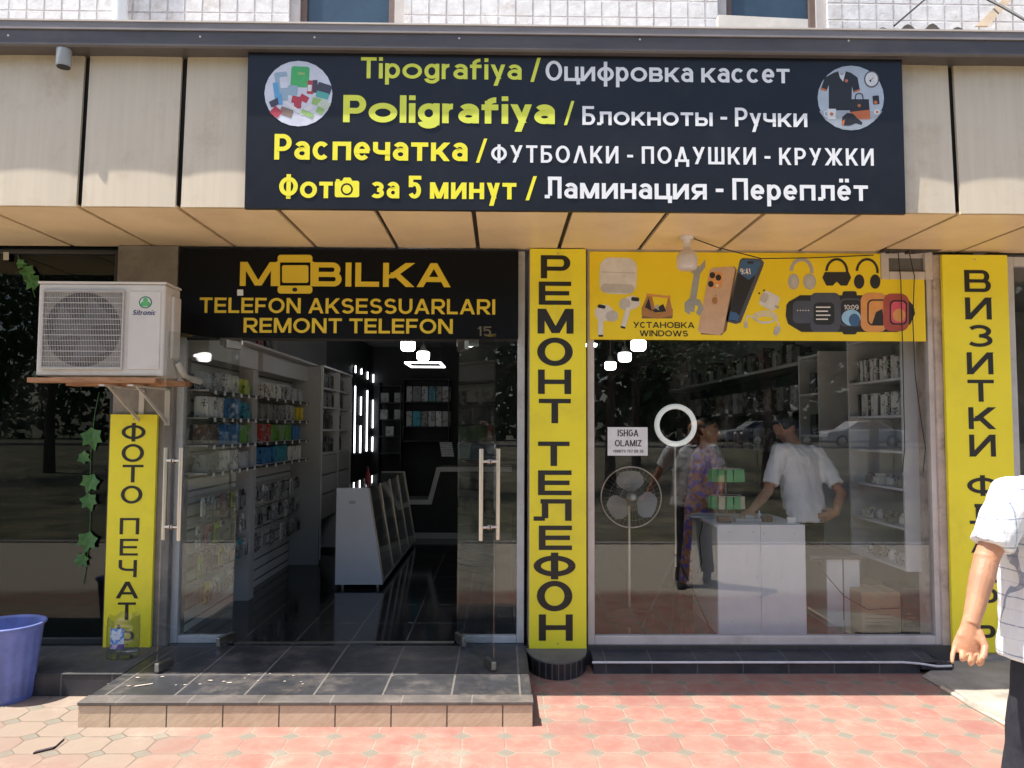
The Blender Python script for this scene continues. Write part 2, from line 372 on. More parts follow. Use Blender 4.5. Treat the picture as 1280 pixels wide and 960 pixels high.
# ================================================================== MATERIALS
def paving_mat():
    t = NT('paving_stones'); x, y, z = t.xyz()
    x0, y0 = atz(735.5, 900, 0); PX, PY = .2303, .215
    u = t.math('MULTIPLY_ADD', x, 1/PX, -x0/PX+.5); v = t.math('MULTIPLY_ADD', y, 1/PY, -y0/PY+.5)
    # wobble so that the joints are not ruled
    wob = t.noise(2.2, 3); wob2 = t.noise(9, 2)
    u = t.math('MULTIPLY_ADD', wob, .10, u); v = t.math('MULTIPLY_ADD', wob2, .08, v)
    ax = t.math('ABSOLUTE', t.math('SUBTRACT', t.math('FRACT', u), .5)); ay = t.math('ABSOLUTE', t.math('SUBTRACT', t.math('FRACT', v), .5))
    sm = t.math('ADD', ax, ay)
    dia = t.math('LESS_THAN', sm, .225)
    e1 = t.math('ABSOLUTE', t.math('SUBTRACT', sm, .235))
    e2 = t.math('MINIMUM', ax, ay)
    e = t.math('MINIMUM', e1, t.math('MAXIMUM', e2, t.math('SUBTRACT', .22, sm)))
    g = t.math('SUBTRACT', 1.0, t.ramp(e, .008, .034))
    cx = t.math('FLOOR', t.math('ADD', u, .5)); cyy = t.math('FLOOR', t.math('ADD', v, .5))
    cb = t.n('ShaderNodeCombineXYZ'); t.l(cx, cb.inputs[0]); t.l(cyy, cb.inputs[1])
    wn = t.n('ShaderNodeTexWhiteNoise', noise_dimensions='2D'); t.l(cb.outputs[0], wn.inputs[0]); rnd = wn.outputs['Value']
    n1 = t.noise(7, 7, .7); n2 = t.noise(1.1, 3); n3 = t.noise(40, 4)
    pink = t.mix(rnd, (.255, .137, .108), (.262, .102, .085))
    pale = (.29, .212, .168)
    wear = t.math('ADD', t.math('MULTIPLY', t.ramp(n1, .35, .72), .55), t.math('MULTIPLY', t.ramp(t.math('SUBTRACT', .5, e), .1, .5), .16))
    col = t.mix(wear, pink, pale)
    beige = t.mix(n1, (.215, .163, .128), (.26, .21, .165))
    left = t.ramp(t.math('ADD', t.math('MULTIPLY', x, -1), t.math('MULTIPLY_ADD', n2, 1.6, -.8)), 1.0, 2.1)
    # the pavers by the bin are plain, those further forward keep some red
    near = t.ramp(t.math('ADD', y, t.math('MULTIPLY', n2, .5)), 3.9, 4.25)
    col = t.mix(t.math('MULTIPLY', left, t.math('MULTIPLY_ADD', near, .55, .4)), col, beige)
    grey = t.mix(n1, (.135, .130, .106), (.205, .192, .156))
    col = t.mix(t.math('MULTIPLY', dia, .9), col, grey); col = t.mix(t.math('MULTIPLY', t.math('MULTIPLY', dia, t.math('LESS_THAN', t.math('ABSOLUTE', t.math('SUBTRACT', sm, .16)), .02)), .6), col, (.20, .18, .14))
    gc = t.mix(left, (.27, .22, .175), (.12, .095, .07))
    col = t.mix(t.math('MULTIPLY', g, t.math('MULTIPLY', t.ramp(t.noise(3.5, 6, .7), .3, .62), 1.0)), col, gc)
    st = t.ramp(t.noise(2.6, 8, .75), .60, .74)
    sp = t.ramp(t.noise(55, 3, .7), .62, .72); col = t.mix(t.math('MULTIPLY', sp, .35), col, (.17, .13, .10))
    col = t.mix(t.math('MULTIPLY', st, .42), col, (.24, .18, .14))
    cw = t.math('GREATER_THAN', wn.outputs['Value'], .84); col = t.mix(t.math('MULTIPLY', cw, .30), col, (.20, .12, .10))
    dust_ = t.ramp(t.noise(1.7, 9, .8), .52, .66); col = t.mix(t.math('MULTIPLY', dust_, .35), col, (.38, .31, .25))
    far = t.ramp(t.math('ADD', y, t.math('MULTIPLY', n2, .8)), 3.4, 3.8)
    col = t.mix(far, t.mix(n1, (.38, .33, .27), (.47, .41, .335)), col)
    t.color(col); t.inp('Roughness', .85); t.inp('Specular IOR Level', .25)
    h = t.math('ADD', t.math('MULTIPLY', g, -.6), t.math('MULTIPLY', n3, .25)); t.bump(h, .5, .008)
    return t.m
def tile_mat(name, base, joint, sx, sy, ox=0, oy=0, axes='xy', jw=.006, rough=.25, var=.25, bump=.3, dust=None, rvar=.3):
    t = NT(name); p = t.xyz(); I = {'x': 0, 'y': 1, 'z': 2}
    a = t.math('FRACT', t.math('MULTIPLY_ADD', p[I[axes[0]]], 1/sx, 100-ox/sx)); b = t.math('FRACT', t.math('MULTIPLY_ADD', p[I[axes[1]]], 1/sy, 100-oy/sy))
    da = t.math('MULTIPLY', t.math('MINIMUM', a, t.math('SUBTRACT', 1, a)), sx); db = t.math('MULTIPLY', t.math('MINIMUM', b, t.math('SUBTRACT', 1, b)), sy)
    g = t.math('SUBTRACT', 1, t.ramp(t.math('MINIMUM', da, db), jw*.35, jw*.75))
    n = t.noise(5, 7, .7); n2 = t.noise(18, 5, .6)
    col = t.mix(t.ramp(n, .3, .7), tuple(c*(1-var) for c in base), tuple(min(1, c*(1+var)) for c in base))
    if dust: col = t.mix(t.math('MULTIPLY', t.ramp(t.noise(2.4, 9, .75), .46, .7), dust[1]), col, dust[0])
    col = t.mix(t.math('MULTIPLY', g, t.math('MULTIPLY_ADD', n, .6, .5)), col, joint)
    t.color(col); rr_ = t.math('MULTIPLY_ADD', n2, rvar, rough); t.l(rr_, t.b.inputs['Roughness'])
    t.bump(t.math('ADD', t.math('MULTIPLY', g, -1), t.math('MULTIPLY', n2, .12)), bump, .004)
    return t.m
M_PAVE = paving_mat()
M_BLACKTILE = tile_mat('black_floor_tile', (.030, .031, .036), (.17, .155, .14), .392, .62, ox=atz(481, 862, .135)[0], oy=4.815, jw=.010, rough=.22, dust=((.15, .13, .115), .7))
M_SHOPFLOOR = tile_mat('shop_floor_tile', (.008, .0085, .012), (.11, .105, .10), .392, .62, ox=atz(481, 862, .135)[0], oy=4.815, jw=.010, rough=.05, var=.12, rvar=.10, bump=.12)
M_LEDGETILE = tile_mat('dark_ledge_tile', (.030, .032, .040), (.13, .12, .11), .31, 5, ox=.1, axes='xz', jw=.008, rough=.3, dust=((.10, .09, .08), .5))
M_PLINTHTILE = tile_mat('dark_plinth_strip_tile', (.020, .021, .026), (.12, .11, .10), .041, 5, ox=.02, axes='xz', jw=.007, rough=.3)
def riser_mat():
    t = NT('beige_stone_riser'); x, y, z = t.xyz()
    n = t.noise(5, 8, .65, stretch=(1.6, 1, 7)); n2 = t.noise(3, 5)
    mp = t.n('ShaderNodeMapping'); t.l(t.pos(), mp.inputs[0]); mp.inputs['Rotation'].default_value = (0, R(38), 0)
    v = t.noise(9, 8, .7, vec=mp.outputs[0], stretch=(1, 1, 5))
    col = t.mix(t.ramp(v, .3, .7), (.46, .335, .225), (.60, .465, .33)); col = t.mix(t.math('MULTIPLY', t.ramp(n2, .4, .75), .35), col, (.62, .49, .36))
    a = t.math('FRACT', t.math('MULTIPLY_ADD', x, 1/.309, 100-atz(135, 895, .07)[0]/.309)); d = t.math('MINIMUM', a, t.math('SUBTRACT', 1, a))
    g = t.math('SUBTRACT', 1, t.ramp(d, .008, .016)); col = t.mix(g, col, (.07, .05, .035))
    t.color(col); t.inp('Roughness', .55); t.bump(t.math('ADD', t.math('MULTIPLY', g, -1), t.math('MULTIPLY', v, .2)), .4, .004)
    return t.m
def whitewash_mat():
    t = NT('whitewashed_tile_wall'); x, y, z = t.xyz()
    z0 = at(60, 13.5, 5.55)[1]; x0 = at(11.5, 12, 5.55)[0]; S = .1295
    a = t.math('FRACT', t.math('MULTIPLY_ADD', x, 1/S, 100-x0/S)); b = t.math('FRACT', t.math('MULTIPLY_ADD', z, 1/S, 100-z0/S))
    wob = t.math('MULTIPLY_ADD', t.noise(11, 6, .75), .10, -.05)
    d = t.math('ADD', t.math('MINIMUM', t.math('MINIMUM', a, t.math('SUBTRACT', 1, a)), t.math('MINIMUM', b, t.math('SUBTRACT', 1, b))), wob)
    g = t.math('SUBTRACT', 1, t.ramp(d, .02, .06)); n = t.noise(14, 8, .75); n2 = t.noise(3.1, 8, .7)
    col = t.mix(t.ramp(n, .35, .7), (.66, .64, .635), (.82, .805, .80)); col = t.mix(t.math('MULTIPLY', t.ramp(n2, .55, .68), .6), col, (.50, .43, .36))
    col = t.mix(t.math('MULTIPLY', t.math('MULTIPLY', g, t.ramp(t.noise(2.3, 4), .3, .6)), .75), col, (.40, .35, .36)); t.color(col); t.inp('Roughness', .9)  # tile joints, with the shadow in the grout put into the colour
    t.bump(t.math('ADD', t.math('MULTIPLY', g, -1), t.math('MULTIPLY', n, .7)), .8, .012); return t.m
M_PLASTER = mat('old_pinkish_plaster', (.50, .415, .37), .85, .15, 7, .6, 60, dirt=(.11, .09, .075), dirt_amt=.75)
M_CONCRETE = mat('grey_concrete', (.27, .245, .225), .9, .2, 4, .6, 50, dirt=(.12, .10, .09), dirt_amt=.5)
M_FASCIA = mat('beige_composite_panel', (.60, .515, .40), .38, .04, 3, .04, 20, spec=.4, dirt=(.40, .30, .20), dirt_amt=.6, stretch=(11, 1, .4))
M_SOFFIT = mat('tan_composite_panel', (.80, .63, .40), .36, .06, 2.5, .05, 15, spec=.4, dirt=(.55, .40, .24), dirt_amt=.35)
M_DARKGAP = mat('dark_joint', (.035, .028, .026), .7, .2)
M_GUTTER = mat('dark_brown_gutter_metal', (.075, .066, .068), .42, .2, 3, .05, 30, spec=.5, stretch=(.4, 1, 3), dirt=(.16, .13, .12), dirt_amt=.35)
M_GUTLIP = mat('gutter_lip_metal', (.20, .18, .18), .45, .2, 4, stretch=(.4, 1, 3))
M_FRAME = mat('white_aluminium_frame', (.52, .53, .55), .4, .08, 5, .05, 60, dirt=(.27, .24, .21), dirt_amt=.5)
M_FRAMEPINK = mat('dusty_window_frame', (.55, .50, .47), .5, .08, 4, .08, 50, dirt=(.30, .26, .22), dirt_amt=.5)
M_BROWNFRAME = mat('brown_window_frame', (.16, .11, .09), .6, .2)
M_WHITEPAINT = mat('white_paint', (.74, .74, .74), .5, .06, 4)
M_STEEL = mat('brushed_steel', (.66, .60, .54), .34, .02, 8, metal=1.0)
M_DARKSTEEL = mat('patch_fitting_steel', (.42, .40, .37), .32, .15, 10, metal=1.0)
M_GLASS = glass('shop_glass', (.945, .955, .955), 1.3, dirt=.06)
M_DOORGLASS = glass('door_glass', (.95, .965, .96), 1.35, dirt=.04)
M_GREENGLASS = glass('green_tinted_glass', (.22, .30, .26), 1.0, dirt=.04)
M_UPGLASS = mat('dark_blue_window_glass', (.035, .06, .085), .08, .2, 2, spec=.7)
M_BLACK = mat('matt_black', (.012, .012, .014), .5, .2)
M_BLACKPAINT = mat('black_wall_paint', (.020, .021, .024), .6, .15, 3)
M_LAMIN = mat('white_laminate', (.62, .63, .66), .35, .03, 3)
M_LAMIN_LEDGE = mat('grey_white_laminate', (.42, .42, .42), .4, .05, 3)
M_RAIL = mat('black_rail', (.03, .03, .03), .5)

# ================================================================== GROUND (structure)
FX = 5.5                      # the plane of the shop front
FL = .135                     # height of the shop floor and of the step
g = MB()
xs = [-400, -60, -16, 16, 60, 400]
prof = [(5.56, -.012), (-6.0, -.012), (-9, .05), (-24, .68), (-26, .70), (-40, .70), (-120, .8), (-400, .8)]
vs = [(x, y, z) for y, z in prof for x in xs]
g.add(vs, [(i*6+k, (i+1)*6+k, (i+1)*6+k+1, i*6+k+1) for i in range(len(prof)-1) for k in range(5)])
vs = [(x, y, -.012) for y in (400, 5.56) for x in xs]; g.add(vs, [(k, 6+k, 7+k, k+1) for k in range(5)])
M_SOIL = mat('dry_lawn_and_soil', (.085, .080, .045), .95, .4, 1.2, .6, 30, dirt=(.20, .155, .10), dirt_amt=.8)
tag(g.build('ground', M_SOIL), kind='structure')
tag(MB().add([(-16, .0, 0), (16, .0, 0), (16, 5.6, 0), (-16, 5.6, 0)], [(0, 1, 2, 3)]).build('pavement', M_PAVE), kind='structure')
M_ASPH = mat('asphalt', (.09, .085, .08), .85, .2, 8, .3, 80)
tag(MB().add([(-300, -37, .712), (300, -37, .712), (300, -27, .712), (-300, -27, .712)], [(0, 1, 2, 3)]).build('road', M_ASPH), kind='structure')
kb = MB().box(-300, 300, -26.95, -26.7, .6, .83).box(-16, 16, -.15, -.002, -.05, .02)
tag(kb.build('kerb', M_CONCRETE), kind='structure')
tag(MB().box(-60, 60, -13.2, -11.6, .06, .14).build('path', mat('path_concrete', (.42, .36, .29), .9, .15, 3)), kind='structure')

# broken concrete patch beside the pillar on the right
cp = MB(); rnd = random.Random(3)
outer = [atz(*p, 0) for p in [(1152, 846), (1180, 862), (1212, 884), (1262, 911), (1330, 945), (1420, 930), (1420, 838), (1290, 829), (1205, 824), (1180, 826)]]
inner = [(a*.88+.12*2.95, b*.88+.12*4.95) for a, b in outer]
n = len(outer)
cp.add([(x, y, .004) for x, y in outer]+[(x, y, .035+rnd.uniform(-.012, .012)) for x, y in inner], [(i, (i+1) % n, n+(i+1) % n, n+i) for i in range(n)][::1]+[tuple(range(n, 2*n))])
po = cp.build('concrete_pad', mat('cracked_concrete', (.34, .30, .25), .9, .2, 3, .9, 25, dirt=(.13, .11, .095), dirt_amt=.7))
tag(po, kind='structure')
kp = MB()
pl = [atz(*p, 0) for p in [(1178, 861), (1264, 911), (1330, 949)]]
kp.tube([(x-.004, y-.004, .008) for x, y in pl], .014, 6)
tag(kp.build('paver_edge', mat('pale_edging', (.55, .45, .34), .9, .15)), kind='structure')

# ================================================================== BUILDING
bld = thing('shop_building', 'two storey building with whitewashed tile wall above the shop canopy', 'building', (0, 5.6, 0))
wz = 3.0
uw = MB()
UW = [(361, 505), (897, 1035)]            # px spans of the upstairs windows
xa = [at(a, 15, 5.55)[0] for p in UW for a in p]
for a, b in ((-9, xa[0]), (xa[1], xa[2]), (xa[3], 9)): uw.box(a, b, 5.55, 5.75, wz, 7.5)
for a, b in ((xa[0], xa[1]), (xa[2], xa[3])): uw.box(a, b, 5.55, 5.75, 6.2, 7.5); uw.box(a, b, 5.55, 5.75, wz, 4.45)
uw.build('upper_wall', whitewash_mat(), bld)
for i, (a, b) in enumerate(((xa[0], xa[1]), (xa[2], xa[3]))):
    w = .075
    fr = MB().box(a+.002, a+w, 5.58, 5.64, 4.452, 6.198).box(b-w, b-.002, 5.58, 5.64, 4.452, 6.198).box(a+w, b-w, 5.582, 5.638, 6.12, 6.198).box(a+w, b-w, 5.582, 5.638, 4.452, 4.50)
    f = fr.build('upper_window', M_FRAMEPINK, bld)
    MB().box(a+w, a+w+.045, 5.60, 5.65, 4.5, 6.12).box(b-w-.045, b-w, 5.60, 5.65, 4.5, 6.12).build('inner_frame', M_BROWNFRAME, f)
    MB().box(a+w+.045, b-w-.045, 5.63, 5.64, 4.5, 6.12).build('pane', M_UPGLASS, f)
# shop interior shell
XL, XR, YB, ZC = -2.36, 3.42, 14.0, 3.12
M_WALLGREY = mat('pale_grey_wall_paint', (.22, .225, .235), .7, .06, 2)
MB().box(XL-.12, XL, 5.62, 10.35, 0, ZC).build('interior_wall', M_WALLGREY, bld)
MB().box(XL-.12, XL, 10.352, YB, 0, ZC).build('interior_wall', M_BLACKPAINT, bld)
MB().box(XL-.12, XR+.12, YB+.002, YB+.12, 0, ZC).build('interior_wall', M_BLACKPAINT, bld)
MB().box(XR, XR+.12, 5.62, YB, 0, ZC).build('interior_wall', M_WALLGREY, bld)
MB().box(XL-.12, XR+.12, 5.45, YB+.12, ZC+.002, ZC+.1).build('interior_ceiling', mat('dim_ceiling_paint', (.13, .13, .135), .7, .08, 2), bld)
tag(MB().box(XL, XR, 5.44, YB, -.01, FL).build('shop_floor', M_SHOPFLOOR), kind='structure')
# pillars of the shop front
def pil(px0, px1, py0, py1, Y, d, m, zlo=0, zhi=2.95):
    x0 = at(px0, (py0+py1)/2, Y)[0]; x1 = at(px1, (py0+py1)/2, Y)[0]
    return MB().box(x0, x1, Y, Y+d, zlo, zhi).build('facade_pillar', m, bld, bevel=.008)
PLx0, PLx1 = at(140, 520, 5.44)[0], at(216, 520, 5.44)[0]
MB().box(PLx0, PLx1, 5.44, 5.75, 0, 2.95).build('facade_pillar', M_CONCRETE, bld, bevel=.01)
PMx0, PMx1 = at(661, 560, 5.46)[0], at(733, 560, 5.46)[0]
MB().box(PMx0, PMx1, 5.46, 5.75, 0, 2.95).build('facade_pillar', M_PLASTER, bld, bevel=.01)
PRx0, PRx1 = at(1172, 560, 5.45)[0], at(1266, 560, 5.45)[0]
MB().box(PRx0, PRx1, 5.45, 5.75, 0, 2.93).build('facade_pillar', M_PLASTER, bld, bevel=.012)
# neighbours' dark rooms
MB().box(-7, PLx0-.02, 7.6, 7.7, 0, 3).box(-7, -6.9, 5.7, 7.6, 0, 3).box(-7, PLx0-.02, 5.62, 7.7, 3.0, 3.1).build('neighbour_room', mat('neighbour_room_paint', (.06, .065, .06), .8), bld)
MB().box(PRx1+.02, 7, 8.6, 8.7, 0, 3).box(6.9, 7, 5.7, 8.6, 0, 3).box(PRx1+.02, 7, 5.62, 8.7, 3.0, 3.1).build('neighbour_room', M_WALLGREY, bld)
# downpipe on the upper wall, boards and cables lying over the canopy
dp = thing('downpipe', 'white vertical downpipe on the whitewashed upper wall', 'pipe', (at(150, 10, 5.46)[0], 5.46, 3.4))
x = at(150, 10, 5.46)[0]
MB().tube([(x, 5.46, 3.35), (x, 5.46, 7.2)], .052, 16).build('pipe', M_WHITEPAINT, dp)
MB().box(x-.06, x+.06, 5.44, 5.55, 4.9, 4.93).build('bracket', M_FRAME, dp)

# ================================================================== CANOPY
can = thing('shop_canopy', 'beige panelled canopy with dark gutter above the shop front', 'canopy', (0, 4.5, 2.95))
ZF = 2.952; P0, PP = -2.506, .5843; ZT = at(640, 40, 4.5)[1]
for k in range(-4, 13):
    a, b = P0+PP*k+.017, P0+PP*(k+1)-.017
    mb = MB(); N = 12
    ring = []
    for i in range(N+1):
        u = i/N; bul = .006*(1-(2*u-1)**2); ring.append((a+(b-a)*u, 4.500-bul))
    vs = [(x_, y_+(.042 if z_ > ZF+.5 else 0), z_) for z_ in (ZF+.004, ZT) for x_, y_ in ring]
    mb.add(vs, [(i, i+1, N+2+i, N+1+i) for i in range(N)], 0, True)
    mb.hexa([(a, 4.502, ZF+.004), (b, 4.502, ZF+.004), (b, 4.52, ZF+.004), (a, 4.52, ZF+.004), (a, 4.544, ZT), (b, 4.544, ZT), (b, 4.56, ZT), (a, 4.56, ZT)])
    mb.build('fascia_panel', M_FASCIA, can)
    mb = MB()
    a2, b2 = P0+PP*k+.0145, P0+PP*(k+1)-.0145
    vs = []
    for j in range(5):
        for i in range(N+1):
            u = i/N; v = j/4; vs.append((a2+(b2-a2)*u, 4.503+.99*v, ZF-.006*(1-(2*u-1)**2)*math.sin(PI*min(1, v*1.0))-.001))
    mb.add(vs, [(j*(N+1)+i, (j+1)*(N+1)+i, (j+1)*(N+1)+i+1, j*(N+1)+i+1) for j in range(4) for i in range(N)], 0, True)
    mb.box(a2, b2, 4.503, 5.493, ZF+.001, ZF+.02)
    mb.build('soffit_panel', M_SOFFIT, can)
MB().box(-5.2, 5.2, 4.566, 4.60, ZF+.02, ZT).box(-5.2, 5.2, 4.56, 5.5, ZF+.022, ZF+.05).build('joint_backing', M_DARKGAP, can)
zg0 = at(640, 63.5, 4.41)[1]; zg1 = at(640, 33, 4.41)[1]
gp = [(4.41, zg0+.012), (4.425, zg0), (4.62, zg0-.0), (4.62, zg1-.0), (4.41, zg1-.022)]
MB().prismx([(4.412, zg0+.01), (4.422, zg0), (5.3, zg0), (5.3, zg1-.03), (4.412, zg1-.048)][::1], -5.2, 5.2).build('gutter', M_GUTTER, can)
MB().prismx([(4.402, zg1-.05), (4.43, zg1-.05), (4.43, zg1-.003), (4.404, zg1-.003)], -5.2, 5.2).build('gutter_lip', M_GUTLIP, can)
MB().prismx([(4.398, zg1-.002), (5.5, zg1-.0025), (5.5, zg1+.008), (4.398, zg1+.007)], -5.2, 5.2).build('roof_sheet', mat('pale_roof_sheet', (.55, .50, .46), .6, .1, 4), can)
for px in (10, 250, 393, 574, 800, 1061): 
    xx, zz = at(px, 44+px*.006, 4.41); rv = MB().lathe([(.0, .004), (.006, .003), (.007, 0)], (xx, 4.412, zz), 8, ax='y'); rv.build('rivet', M_STEEL, can)

# grey plank-like debris, corrugated sheet and cables on the roof
zr = zg1+.01
def roofthing(name, label, cat, mb, m): tag(mb.build(name, m), label, cat); 
x0, z0 = at(896, 22, 5.40); x1, z1 = at(1003, 33, 5.40)
pk = MB().hexa([(x0, 5.36, zr), (x1, 5.30, zr-.0), (x1, 5.36, zr), (x0, 5.42, zr), (x0, 5.36, z0), (x1, 5.30, z1), (x1, 5.36, z1), (x0, 5.42, z0)])
tag(pk.build('plank', mat('bleached_board', (.55, .52, .48), .8, .1)), 'pale tapering board leaning on the canopy roof below the right window', 'board')
cs = MB(); N = 46; xa_, xb_ = at(1062, 34, 4.47)[0], at(1268, 34, 4.47)[0]
prof2 = []
for i in range(N+1):
    u = i/N; env = .018+.055*max(0, 1-abs(u-.45)/.4); prof2.append((xa_+(xb_-xa_)*u, zr+.002+env*(.55+.45*math.sin(u*2*PI*6.5))))
cs.prism(prof2[::-1]+[(xa_, zr-.006), (xb_, zr-.006)], 4.46, 5.3)
tag(cs.build('corrugated_sheet', mat('rusty_dark_sheet', (.085, .07, .06), .8, .3)), 'dark wavy corrugated sheet lying on the canopy roof', 'roof sheet')
x0, z0 = at(1218, 34, 5.3); x1, z1 = at(1262, -8, 5.5)
tag(MB().hexa([(x0, 5.28, z0), (x0+.09, 5.28, z0), (x0+.09, 5.3, z0), (x0, 5.3, z0), (x1-.01, 5.48, z1), (x1+.05, 5.48, z1), (x1+.05, 5.5, z1), (x1-.01, 5.5, z1)]).build('wooden_plank', mat('brown_board', (.30, .235, .17), .8, .2, 6)), 'brown wooden plank leaning against the upper wall', 'board')
def cable(pts, r, label, name='cable', m=None, group=None):
    o = MB().tube(pts, r, 6).build(name, m or M_BLACK); tag(o, label, 'cable', group); return o
def P3(px, py, Y): x, z = at(px, py, Y); return (x, Y, z)
cable([P3(1118, 32, 5.0), P3(1132, 20, 5.2), P3(1160, -4, 5.5)], .007, 'thin dark cable rising to the left of the corrugated sheet')
cable([P3(1226, -5, 5.45), P3(1252, 8, 5.3), P3(1290, 30, 5.0)], .009, 'thick dark cable crossing the upper wall at the right edge')
# ================================================================== STEP AND LEDGES
sx0, sx1 = atz(97, 878, FL)[0], atz(667, 878, FL)[0]
SY = 4.34
step = thing('entrance_step', 'wide low entrance step with black tiled top and beige stone riser', 'step', ((sx0+sx1)/2, SY, 0))
MB().box(sx0+.012, sx1-.012, SY+.115, 5.435, .02, FL-.001).build('tread', M_BLACKTILE, step)
MB().box(sx0, sx1, SY-.006, SY+.113, FL-.016, FL+.002).build('tread_edge', tile_mat('worn_tread_edge', (.085, .075, .070), (.2, .17, .15), .392, 9, ox=atz(481, 862, .135)[0]+.12, jw=.006, rough=.45, dust=((.22, .18, .15), .6)), step, bevel=.003)
MB().box(sx0+.006, sx1-.006, SY, SY+.11, 0, FL-.018).build('riser', riser_mat(), step)
MB().box(sx0+.006, sx0+.02, SY+.112, 5.43, 0, FL-.003).build('side_riser', M_LEDGETILE, step)
MB().box(sx1-.02, sx1-.006, SY+.112, 5.43, 0, FL-.003).build('side_riser', M_LEDGETILE, step)
# crumbs of dried mortar / litter on the step: too small to count
cr = MB(); rnd = random.Random(11)
for i in range(22):
    px = rnd.uniform(120, 640) if i > 14 else rnd.uniform(150, 400); py = rnd.uniform(842, 858)
    x, y = atz(px, py, FL); r = rnd.uniform(.005, .013) if i < 12 else rnd.uniform(.003, .008)
    cr.add([(x+r*rnd.uniform(.7, 1.6)*math.cos(a), y+r*rnd.uniform(.6, 1)*math.sin(a), FL+.003) for a in [k*PI/3 for k in range(6)]], [tuple(range(6))])
for a, b in (((167, 859), (191, 855)), ):
    p, q = atz(*a, FL), atz(*b, FL); cr.add([(p[0], p[1], FL+.0035), (q[0], q[1]-.008, FL+.0035), (q[0], q[1]+.008, FL+.0035), (p[0], p[1]+.02, FL+.0035)], [(0, 1, 2, 3)])
tag(cr.build('litter', mat('pale_mortar_crumbs', (.40, .35, .31), .9)), 'pale crumbs and paint drips scattered over the black step', 'litter', kind='stuff')

lx1 = sx0+.35
led = thing('side_ledge', 'low dark tiled ledge under the green tinted window, left of the step', 'ledge', (-3.6, 4.83, 0))
MB().box(-8, sx0+.004, 4.83, 5.44, 0, FL-.004).build('ledge_block', M_LEDGETILE, led, bevel=.004)
MB().box(-8, sx0+.004, 4.826, 5.44, FL-.0035, FL).build('ledge_top', tile_mat('dusty_ledge_top', (.06, .06, .062), (.12, .11, .1), .31, .6, ox=.1, rough=.5, dust=((.13, .12, .105), .7)), led)
wx0, wx1 = at(742, 835, 5.25)[0], at(1150, 835, 5.25)[0]
wl = thing('window_ledge', 'low black tiled ledge below the large shop window', 'ledge', ((wx0+wx1)/2, 5.25, 0))
MB().box(wx0, wx1, 5.25, 5.47, 0, .072).build('ledge_front', M_LEDGETILE, wl)
MB().hexa([(wx0, 5.25, .0725), (wx1+.12, 5.25, .0725), (wx1+.12, 5.47, .0725), (wx0, 5.47, .0725), (wx0, 5.247, .078), (wx1+.12, 5.247, .078), (wx1+.12, 5.47, .112), (wx0, 5.47, .112)]).build('ledge_top', M_LEDGETILE, wl)
MB().tube([(wx0-.01, 5.243, .078), (wx1-.12, 5.243, .078), (wx1-.02, 5.238, .072), (wx1+.10, 5.222, .058), (wx1+.20, 5.222, .060)], .0085, 8).build('edge_strip', mat('pale_edge_strip', (.62, .60, .60), .35), wl)
MB().prismz([(wx1+.0, 5.225), (wx1+.20, 5.215), (wx1+.24, 5.26), (wx1+.18, 5.47), (wx1+.002, 5.47)], .035, .066).build('corner_tile', mat('black_corner_tile', (.03, .03, .034), .25, .3, 8, dirt=(.25, .22, .2), dirt_amt=.5), wl, bevel=.004)
# curved plinth below the central yellow sign
pbx = at(697, 830, 5.3)[0]
pb = thing('pillar_plinth', 'half round black tiled plinth at the foot of the central yellow sign', 'plinth', (pbx, 5.44, 0))
arc = [(pbx+.208*math.cos(R(180+a)), 5.44+.33*math.sin(R(180+a))) for a in range(0, 181, 9)]
MB().prismz(arc, 0, .105).build('plinth_wall', M_PLINTHTILE, pb)
arc2 = [(pbx+.212*math.cos(R(180+a)), 5.441+.335*math.sin(R(180+a))) for a in range(0, 181, 9)]
MB().prismz(arc2, .1055, .118).build('plinth_top', mat('plinth_cement', (.13, .125, .115), .8, .2, 5, .3), pb)

# ================================================================== SHOP FRONT GLAZING
def frame_thing(name, label, px0, px1, py0, py1, wpx, Y, m, gm, seam=None, glass_py0=None, cat='window', bot=None):
    """frame measured in photo pixels of the plane Y; px pairs are (top, bottom) averaged -> true rectangle"""
    x0, x1, z0, z1 = rect(px0, py0, px1, py1, Y); w = wpx*Y/FPX
    t = thing(name, label, cat, ((x0+x1)/2, Y, z0))
    MB().box(x0, x0+w, Y, Y+.06, z0, z1).build('frame_post', m, t, bevel=.004)
    MB().box(x1-w, x1, Y, Y+.06, z0, z1).build('frame_post', m, t, bevel=.004)
    wb = (bot or wpx)*Y/FPX
    MB().box(x0+w+.001, x1-w-.001, Y+.001, Y+.059, z0, z0+wb).build('sill_rail', m, t, bevel=.004)
    MB().box(x0+w+.001, x1-w-.001, Y+.001, Y+.059, z1-w, z1).build('head_rail', m, t, bevel=.004)
    gx0, gx1 = x0+w-.005, x1-w+.005
    cuts = [gx0]+[at(s, 600, Y)[0] for s in (seam or [])]+[gx1]
    for a, b in zip(cuts, cuts[1:]):
        MB().box(a+.0015, b-.0015, Y+.028, Y+.036, z0+wb-.005, z1-w+.005).build('pane', gm, t)
    return t, x0, x1, z0, z1
win = frame_thing('shop_window', 'large clear shop window with pale frame under the yellow banner', 734.5, 1172, 313, 806.5, 8.5, 5.47, M_FRAMEPINK, M_GLASS, seam=[949], bot=11)
lw_ = frame_thing('side_window', 'dark green tinted window behind the air conditioner', -260, 140.5, 311, 806, 5, 5.50, mat('black_window_frame', (.03, .03, .03), .5), M_GREENGLASS, bot=8)
rw_ = frame_thing('side_window', 'clear neighbouring window at the right edge beyond the narrow yellow sign', 1263, 1560, 322, 806, 12, 5.50, M_FRAME, M_GLASS)
lx0 = at(217.5, 600, 5.5)[0]; rx1 = at(655.5, 600, 5.5)[0]
dl, dr = at(288.5, 803, 5.5)[0], at(571, 803, 5.5)[0]
